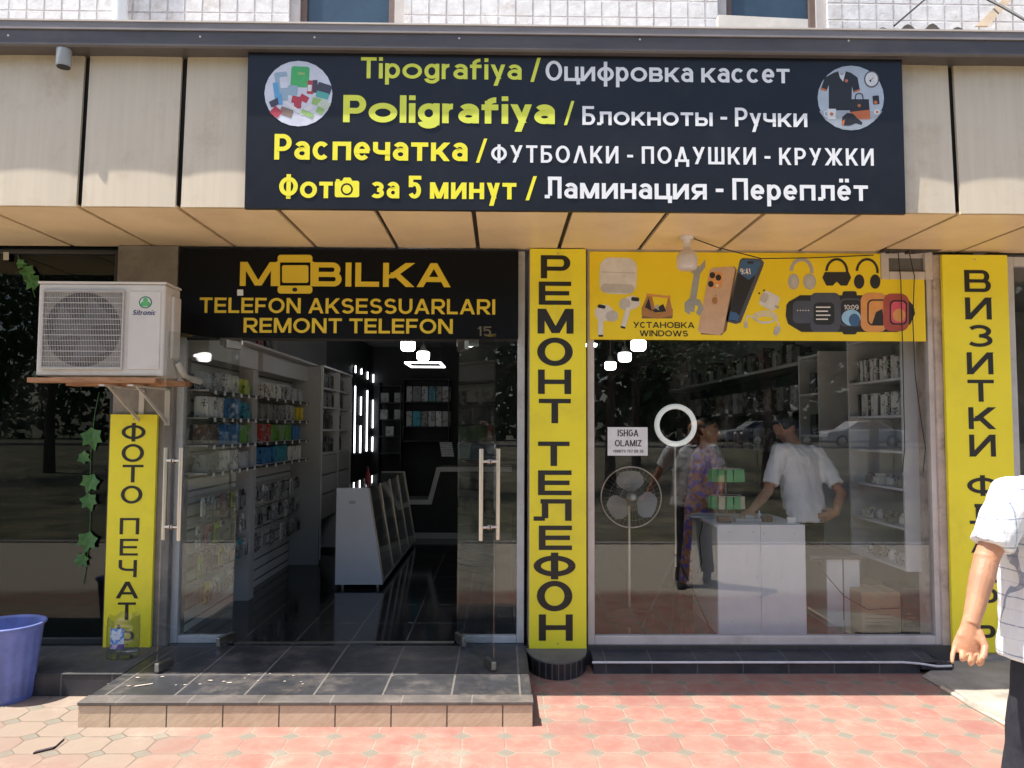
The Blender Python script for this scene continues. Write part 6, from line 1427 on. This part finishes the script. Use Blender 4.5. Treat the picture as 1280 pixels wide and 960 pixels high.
# shirt
mb = MB()
mb.loft(bd.rings([(.835, .0, -.01, .262, .175), (.85, 0, -.01, .260, .175), (.95, 0, -.005, .245, .170), (1.10, 0, 0, .235, .160), (1.24, 0, .0, .235, .152), (1.34, 0, -.005, .222, .135), (1.41, 0, -.012, .205, .112), (1.455, 0, -.012, .125, .085), (1.485, 0, -.008, .078, .072)], 32, 2.5))
sl = [W(shl+Vector((.09, 0, .0))), W(shl+Vector((.01, 0, .0))), W(shl).lerp(ell_, .35), W(shl).lerp(ell_, .80)]
mb.tube(sl, [.080, .080, .072, .069], 20)
slr = [W(shr-Vector((.09, 0, 0))), W(shr), W(shr.lerp(elr, .35)), W(shr.lerp(elr, .78))]
mb.tube(slr, [.082, .085, .084, .082], 20)
shirt = remesh(mb.build('shirt', check_mat(bd), man), .008, 4, .010, 3.)
MB().tube([W(Vector((.088*math.cos(R(a)), -.008+.078*math.sin(R(a)), 1.478+.016*math.cos(R(a+90))))) for a in range(0, 360, 18)], .017, 10, closed=True).build('collar', shirt.data.materials[0], man)
# trousers
mb = MB()
mb.loft(bd.rings([(.78, 0, -.005, .168, .125), (.86, 0, -.005, .172, .130), (.98, 0, 0, .162, .118)], 28, 2.5))
for hp, kn, an in ((hipl, knl, ankl), (hipr, knr, ankr)):
    mb.tube([W(hp+Vector((0, 0, .0))), W(hp.lerp(kn, .3)), W(hp.lerp(kn, .65)), W(kn), W(kn.lerp(an, .45)), W(an+Vector((0, 0, .02))), W(an+Vector((0, .005, -.03)))], [.10, .100, .088, .078, .074, .072, .074], 18)
remesh(mb.build('trousers', cloth('black_jeans', (.030, .031, .040), .7, .25), man), .010, 3, .007, 1.)
for an, pit in ((ankl, 0), (ankr, .45)):
    mb = MB(); mb.loft([[W(an+Vector((.042*k_*math.cos(2*PI*q/14), y+0*q, -.055+zc_+.035*hk*math.sin(2*PI*q/14)-pit*(y)*.5)))for q in range(14)] for y, k_, hk, zc_ in ((-.09, .6, .8, .0), (-.07, .95, 1.1, 0.01), (0, 1.0, 1.3, .015), (.08, 1.1, .9, .0), (.14, 1.05, .7, -.008), (.18, .6, .4, -.015))])
    mb.build('shoe', mat('black_leather', (.02, .018, .017), .4), man)

# ---------- the man at the service desk inside
b2 = Body(2.53, 6.38, R(22), FL)
m2 = thing('person', 'man in white t-shirt seen from behind working at the service desk', 'person', (2.53, 6.38, FL))
W2 = b2.w; mb = MB()
shl2, shr2 = Vector((-.19, .06, 1.33)), Vector((.20, .05, 1.31))
ell2 = b2.loc((2.19, 6.27, 1.14)); wrl2 = b2.loc((1.98, 6.02, 1.02))
elr2 = b2.loc((2.80, 6.28, 1.13)); wrr2 = b2.loc((2.73, 6.22, .98))
mb.loft(b2.rings([(.80, 0, 0, .14, .10), (.95, 0, .0, .135, .10), (1.1, 0, .03, .145, .10), (1.26, 0, .06, .165, .10), (1.34, 0, .07, .15, .08), (1.39, 0, .09, .07, .055)]))
mb.tube([W2((0, .09, 1.36)), W2((0, .13, 1.43)), W2((0, .17, 1.48))], [.058, .055, .052], 14)
h2 = head(mb, b2, (0, .20, 1.535), yaw=R(15), pitch=R(38))
for a, b, c in ((shl2, ell2, wrl2), (shr2, elr2, wrr2)):
    mb.tube([W2(a), W2(a.lerp(b, .5)), W2(b), W2(b.lerp(c, .35)), W2(c)], [.053, .047, .041, .041, .028], 14); mb.ball(W2(b), (.041,)*3, 8)
hand(mb, W2(wrl2), (-.75, -.55, -.25), (0, 0, -1), (0.3, -1, 0), [(22, 30, 18)]*4, sc=1.0)
hand(mb, W2(wrr2), (-.9, .05, -.4), (0, 1, 0), (0, 0, 1), [(15, 25, 15)]*4, sc=1.0)
legs2 = ((Vector((-.09, 0, .86)), Vector((-.10, .03, .47)), Vector((-.10, 0, .09))), (Vector((.09, 0, .86)), Vector((.11, .02, .47)), Vector((.12, -.01, .09))))
for hp, kn, an in legs2: mb.tube([W2(hp), W2(kn), W2(an)], [.08, .052, .036], 12)
remesh(mb.build('body', SK2, m2), .006, 2)
eyes_and_hair(m2, h2, M_HAIR, 'short')
mb = MB()
mb.loft(b2.rings([(.76, 0, -.01, .19, .135), (.78, 0, -.01, .19, .137), (.92, 0, 0, .178, .132), (1.06, 0, .03, .185, .132), (1.2, 0, .055, .20, .128), (1.30, 0, .065, .20, .11), (1.365, 0, .075, .13, .085), (1.395, 0, .085, .078, .068)], 30, 2.5))
for a, b in ((shl2, ell2), (shr2, elr2)): mb.tube([W2(a+Vector((-.08 if a.x > 0 else .08, 0, 0))), W2(a), W2(a.lerp(b, .4)), W2(a.lerp(b, .82))], [.074, .074, .070, .068], 18)
remesh(mb.build('t_shirt', cloth('white_cotton', (.74, .74, .76), .9), m2), .010, 4, .013, 7.)
mb = MB(); mb.loft(b2.rings([(.74, 0, 0, .155, .115), (.84, 0, 0, .158, .118), (.95, 0, 0, .15, .11)], 24, 2.5))
for hp, kn, an in legs2: mb.tube([W2(hp), W2(hp.lerp(kn, .4)), W2(kn), W2(an)], [.098, .095, .078, .068], 16)
remesh(mb.build('trousers', cloth('dark_trousers', (.022, .022, .028), .6, .2), m2), .013, 3)
for hp, kn, an in legs2:
    MB().loft([[W2(an+Vector((.042*k_*math.cos(2*PI*q/12), y, -.055+.034*math.sin(2*PI*q/12)))) for q in range(12)] for y, k_ in ((-.08, .8), (0, 1), (.1, 1.1), (.17, .7))]).build('shoe', mat('black_leather', (.02, .018, .017), .4), m2)

# ---------- a customer inside, at the left end of the desk
b3 = Body(1.84, 6.86, R(-125), FL); m3 = thing('person', 'woman in a long orange and violet patterned dress standing left of the service desk', 'person', (1.78, 6.82, FL)); W3 = b3.w
mb = MB(); mb.loft(b3.rings([(.9, 0, 0, .13, .1), (1.1, 0, 0, .12, .09), (1.28, 0, 0, .14, .095), (1.34, 0, 0, .06, .05), (1.44, 0, .01, .05, .05)])); h3 = head(mb, b3, (0, .02, 1.50), sc=.95)
for s_ in (-1, 1):
    a, b, c = Vector((s_*.165, 0, 1.28)), Vector((s_*.23, -.02, 1.03)), Vector((s_*.21, .12, .86)); mb.tube([W3(a), W3(b), W3(c)], [.045, .037, .025], 12)
    hand(mb, W3(c), W3((0, .3, -.7))-W3((0, 0, 0)), W3((-s_, 0, 0))-W3((0, 0, 0)), W3((0, 1, .3))-W3((0, 0, 0)), [(20, 25, 15)]*4, sc=.9)
    mb.tube([W3((s_*.08, 0, .85)), W3((s_*.085, .05*s_, .45)), W3((s_*.085, .12*s_, .08))], [.08, .05, .035], 12)
remesh(mb.build('body', SK2, m3), .008, 2); eyes_and_hair(m3, h3, M_HAIR, 'short', .95)
def floral():
    t = NT('patterned_dress_cloth'); n = t.n('ShaderNodeTexVoronoi'); n.inputs['Scale'].default_value = 28; t.l(t.pos(), n.inputs['Vector']); w = t.n('ShaderNodeTexWhiteNoise'); t.l(n.outputs['Color'], w.inputs[0])
    c = t.mix(t.math('GREATER_THAN', w.outputs['Value'], .45), (.46, .19, .09), (.17, .11, .42)); c = t.mix(t.math('GREATER_THAN', w.outputs['Value'], .8), c, (.5, .3, .3)); t.color(c); t.inp('Roughness', .9); return t.m
mb = MB(); mb.loft(b3.rings([(.16, 0, 0, .26, .24), (.5, 0, 0, .225, .20), (.85, 0, -.01, .20, .165), (1.05, 0, 0, .165, .125), (1.2, 0, 0, .185, .13), (1.3, 0, 0, .17, .1), (1.36, 0, 0, .08, .065)], 28, 2.2))
for s_ in (-1, 1): mb.tube([W3((s_*.10, 0, 1.29)), W3((s_*.17, 0, 1.27)), W3((s_*.235, -.02, 1.02)), W3((s_*.22, .07, .92))], [.06, .065, .06, .06], 14)
remesh(mb.build('dress', floral(), m3), .014, 3)
# ================================================================== THE STREET BEHIND THE CAMERA (seen in the glass)
M_BARK = mat('tree_bark', (.10, .07, .05), .95, .3, 8, .8, 20)
def leaf_mat(name, a, b):
    t = NT(name); n = t.noise(1.1, 4); n2 = t.noise(9, 2); t.color(t.mix(t.ramp(t.math('ADD', t.math('MULTIPLY', n, .6), t.math('MULTIPLY', n2, .4)), .38, .62), a, b)); t.inp('Roughness', .55); return t.m
M_LEAF = leaf_mat('tree_leaves', (.020, .042, .012), (.060, .105, .026))
def make_tree(seed, H, CR, name='street_tree'):
    rnd = random.Random(seed); t = bpy.data.objects.new(name, None); COL.objects.link(t)
    tk = MB(); tips = []; z0 = H*.30
    tk.tube([(0, 0, -.1), (.03, .02, z0*.5), (-.02, .03, z0), (.02, 0, H*.62)], [.17, .13, .11, .04], 10)
    for i in range(9):
        a = i*2.4+rnd.random(); zb = z0+(H*.3)*rnd.random(); L = CR*rnd.uniform(.6, 1.05)
        e = (L*math.cos(a), L*math.sin(a), zb+L*rnd.uniform(.3, .9)); tk.tube([(0, 0, zb), (e[0]*.5, e[1]*.5, zb+(e[2]-zb)*.42), e], [.06, .04, .015], 6); tips.append(e)
        for _ in range(2): tips.append((e[0]*rnd.uniform(.3, .9)+rnd.uniform(-.5, .5), e[1]*rnd.uniform(.3, .9)+rnd.uniform(-.5, .5), e[2]+rnd.uniform(-.3, 1.0)))
    tips.append((0, 0, H*.85)); tk.build('trunk', M_BARK, t)
    cr_ = MB()
    for tp in tips:
        rad = CR*rnd.uniform(.32, .5)
        for _ in range(330):
            v = Vector((rnd.gauss(0, 1), rnd.gauss(0, 1), rnd.gauss(0, .75))); v = v.normalized()*rad*rnd.random()**.45; c = Vector(tp)+v
            u = Vector((rnd.gauss(0, 1), rnd.gauss(0, 1), rnd.gauss(0, 1))).normalized(); w = u.orthogonal().normalized(); s_ = rnd.uniform(.045, .085)
            cr_.add([c-u*s_, c+w*s_*.5, c+u*s_, c-w*s_*.5], [(0, 1, 2, 3)])
    cr_.build('crown', M_LEAF, t); return t
ta, tb_ = make_tree(1, 7.5, 2.3), make_tree(2, 9.0, 2.9)
places = [(-9.5, -8.0, 1.0, 'a'), (-4.8, -9.5, 1.05, 'b'), (-.6, -8.2, 1.0, 'a'), (2.9, -9.2, .95, 'b'), (7.2, -9.6, 1.05, 'a'), (11.5, -12.5, 1.0, 'b'), (-14, -13, 1.1, 'b'), (4.8, -16, 1.1, 'b'), (-3, -17, 1.1, 'a')]
used = set()
for i, (x, y, s_, k) in enumerate(places):
    src = ta if k == 'a' else tb_
    o = src if k not in used else dup(src); used.add(k); o.location = (x, y, .03 if y > -10 else .25); o.rotation_euler = (0, 0, i*1.3); o.scale = (s_,)*3
    tag(o, 'leafy street tree reflected in the shop glass', 'tree', 'street trees across from the shop')
ft = MB(); rnd = random.Random(9)
for i in range(34000):
    x = rnd.uniform(-58, 58); hgt = 12+3.5*math.sin(x*.35)+2*math.sin(x*.9+1); z = .8+abs(rnd.random())**.8*max(2.5, hgt); y = -47+rnd.uniform(-3, 3)
    c = Vector((x, y, z)); u = Vector((rnd.gauss(0, 1), rnd.gauss(0, .6), rnd.gauss(0, 1))).normalized(); w = u.orthogonal().normalized(); s_ = rnd.uniform(.26, .55)
    ft.add([c-u*s_, c+w*s_*.7, c+u*s_, c-w*s_*.7], [(0, 1, 2, 3)])
tag(ft.build('far_trees', M_LEAF), 'dense row of trees beyond the road, only seen in the glass', 'trees', kind='stuff')
def car(x, y, z, col, label, flip=1):
    t = thing('parked_car', label, 'car', (x, y, z), 'parked cars across the road'); cm = mat('car_paint_'+col[0], col[1], .25, .03, metal=.2)
    S = lambda p: [(x+flip*a, z+b) for a, b in p]
    lo = S([(-2.15, .30), (2.15, .30), (2.2, .55), (2.1, .82), (1.15, .93), (-1.35, .95), (-2.05, .88), (-2.2, .6)]); up = S([(1.15, .93), (.45, 1.40), (-.75, 1.43), (-1.45, .95)])
    if flip < 0: lo = lo[::-1]; up = up[::-1]
    MB().prism(lo, y-.85, y+.85).build('car_body', cm, t, bevel=.06); MB().prism(up, y-.72, y+.72).build('cabin', cm, t, bevel=.05)
    gl = S([(1.0, .96), (.42, 1.34), (-.70, 1.37), (-1.25, .97)]); gl = gl if flip > 0 else gl[::-1]
    MB().prism(gl, y+.715, y+.735).build('side_window', M_UPGLASS, t)
    for q in (-1.35, 1.35):
        wx = x+flip*q; w = MB().lathe([(.12, -.70), (.31, -.70), (.32, -.86), (.24, -.875), (.1, -.87)], (wx, y, z+.32), 24, ax='y'); wh = w.build('wheel', M_BLACK, t)
        MB().lathe([(0, -.882), (.2, -.876), (.21, -.873)], (wx, y, z+.32), 20, ax='y').build('rim', M_STEEL, wh)
    for yy in (-.6, .6): MB().ball((x+flip*2.12, y+yy, z+.68), (.09, .16, .08), 8).build('headlight', M_WHITE, t)
car(19.6, -30.5, .712, ('white', (.62, .63, .64)), 'white parked car reflected in the window beside the shelf unit', -1)
car(15.4, -31.5, .712, ('dark', (.06, .07, .09)), 'dark parked car reflected behind the man at the desk', -1)
car(15.5, -35, .712, ('silver', (.40, .41, .42)), 'silver parked car reflected left of the dark one', -1)
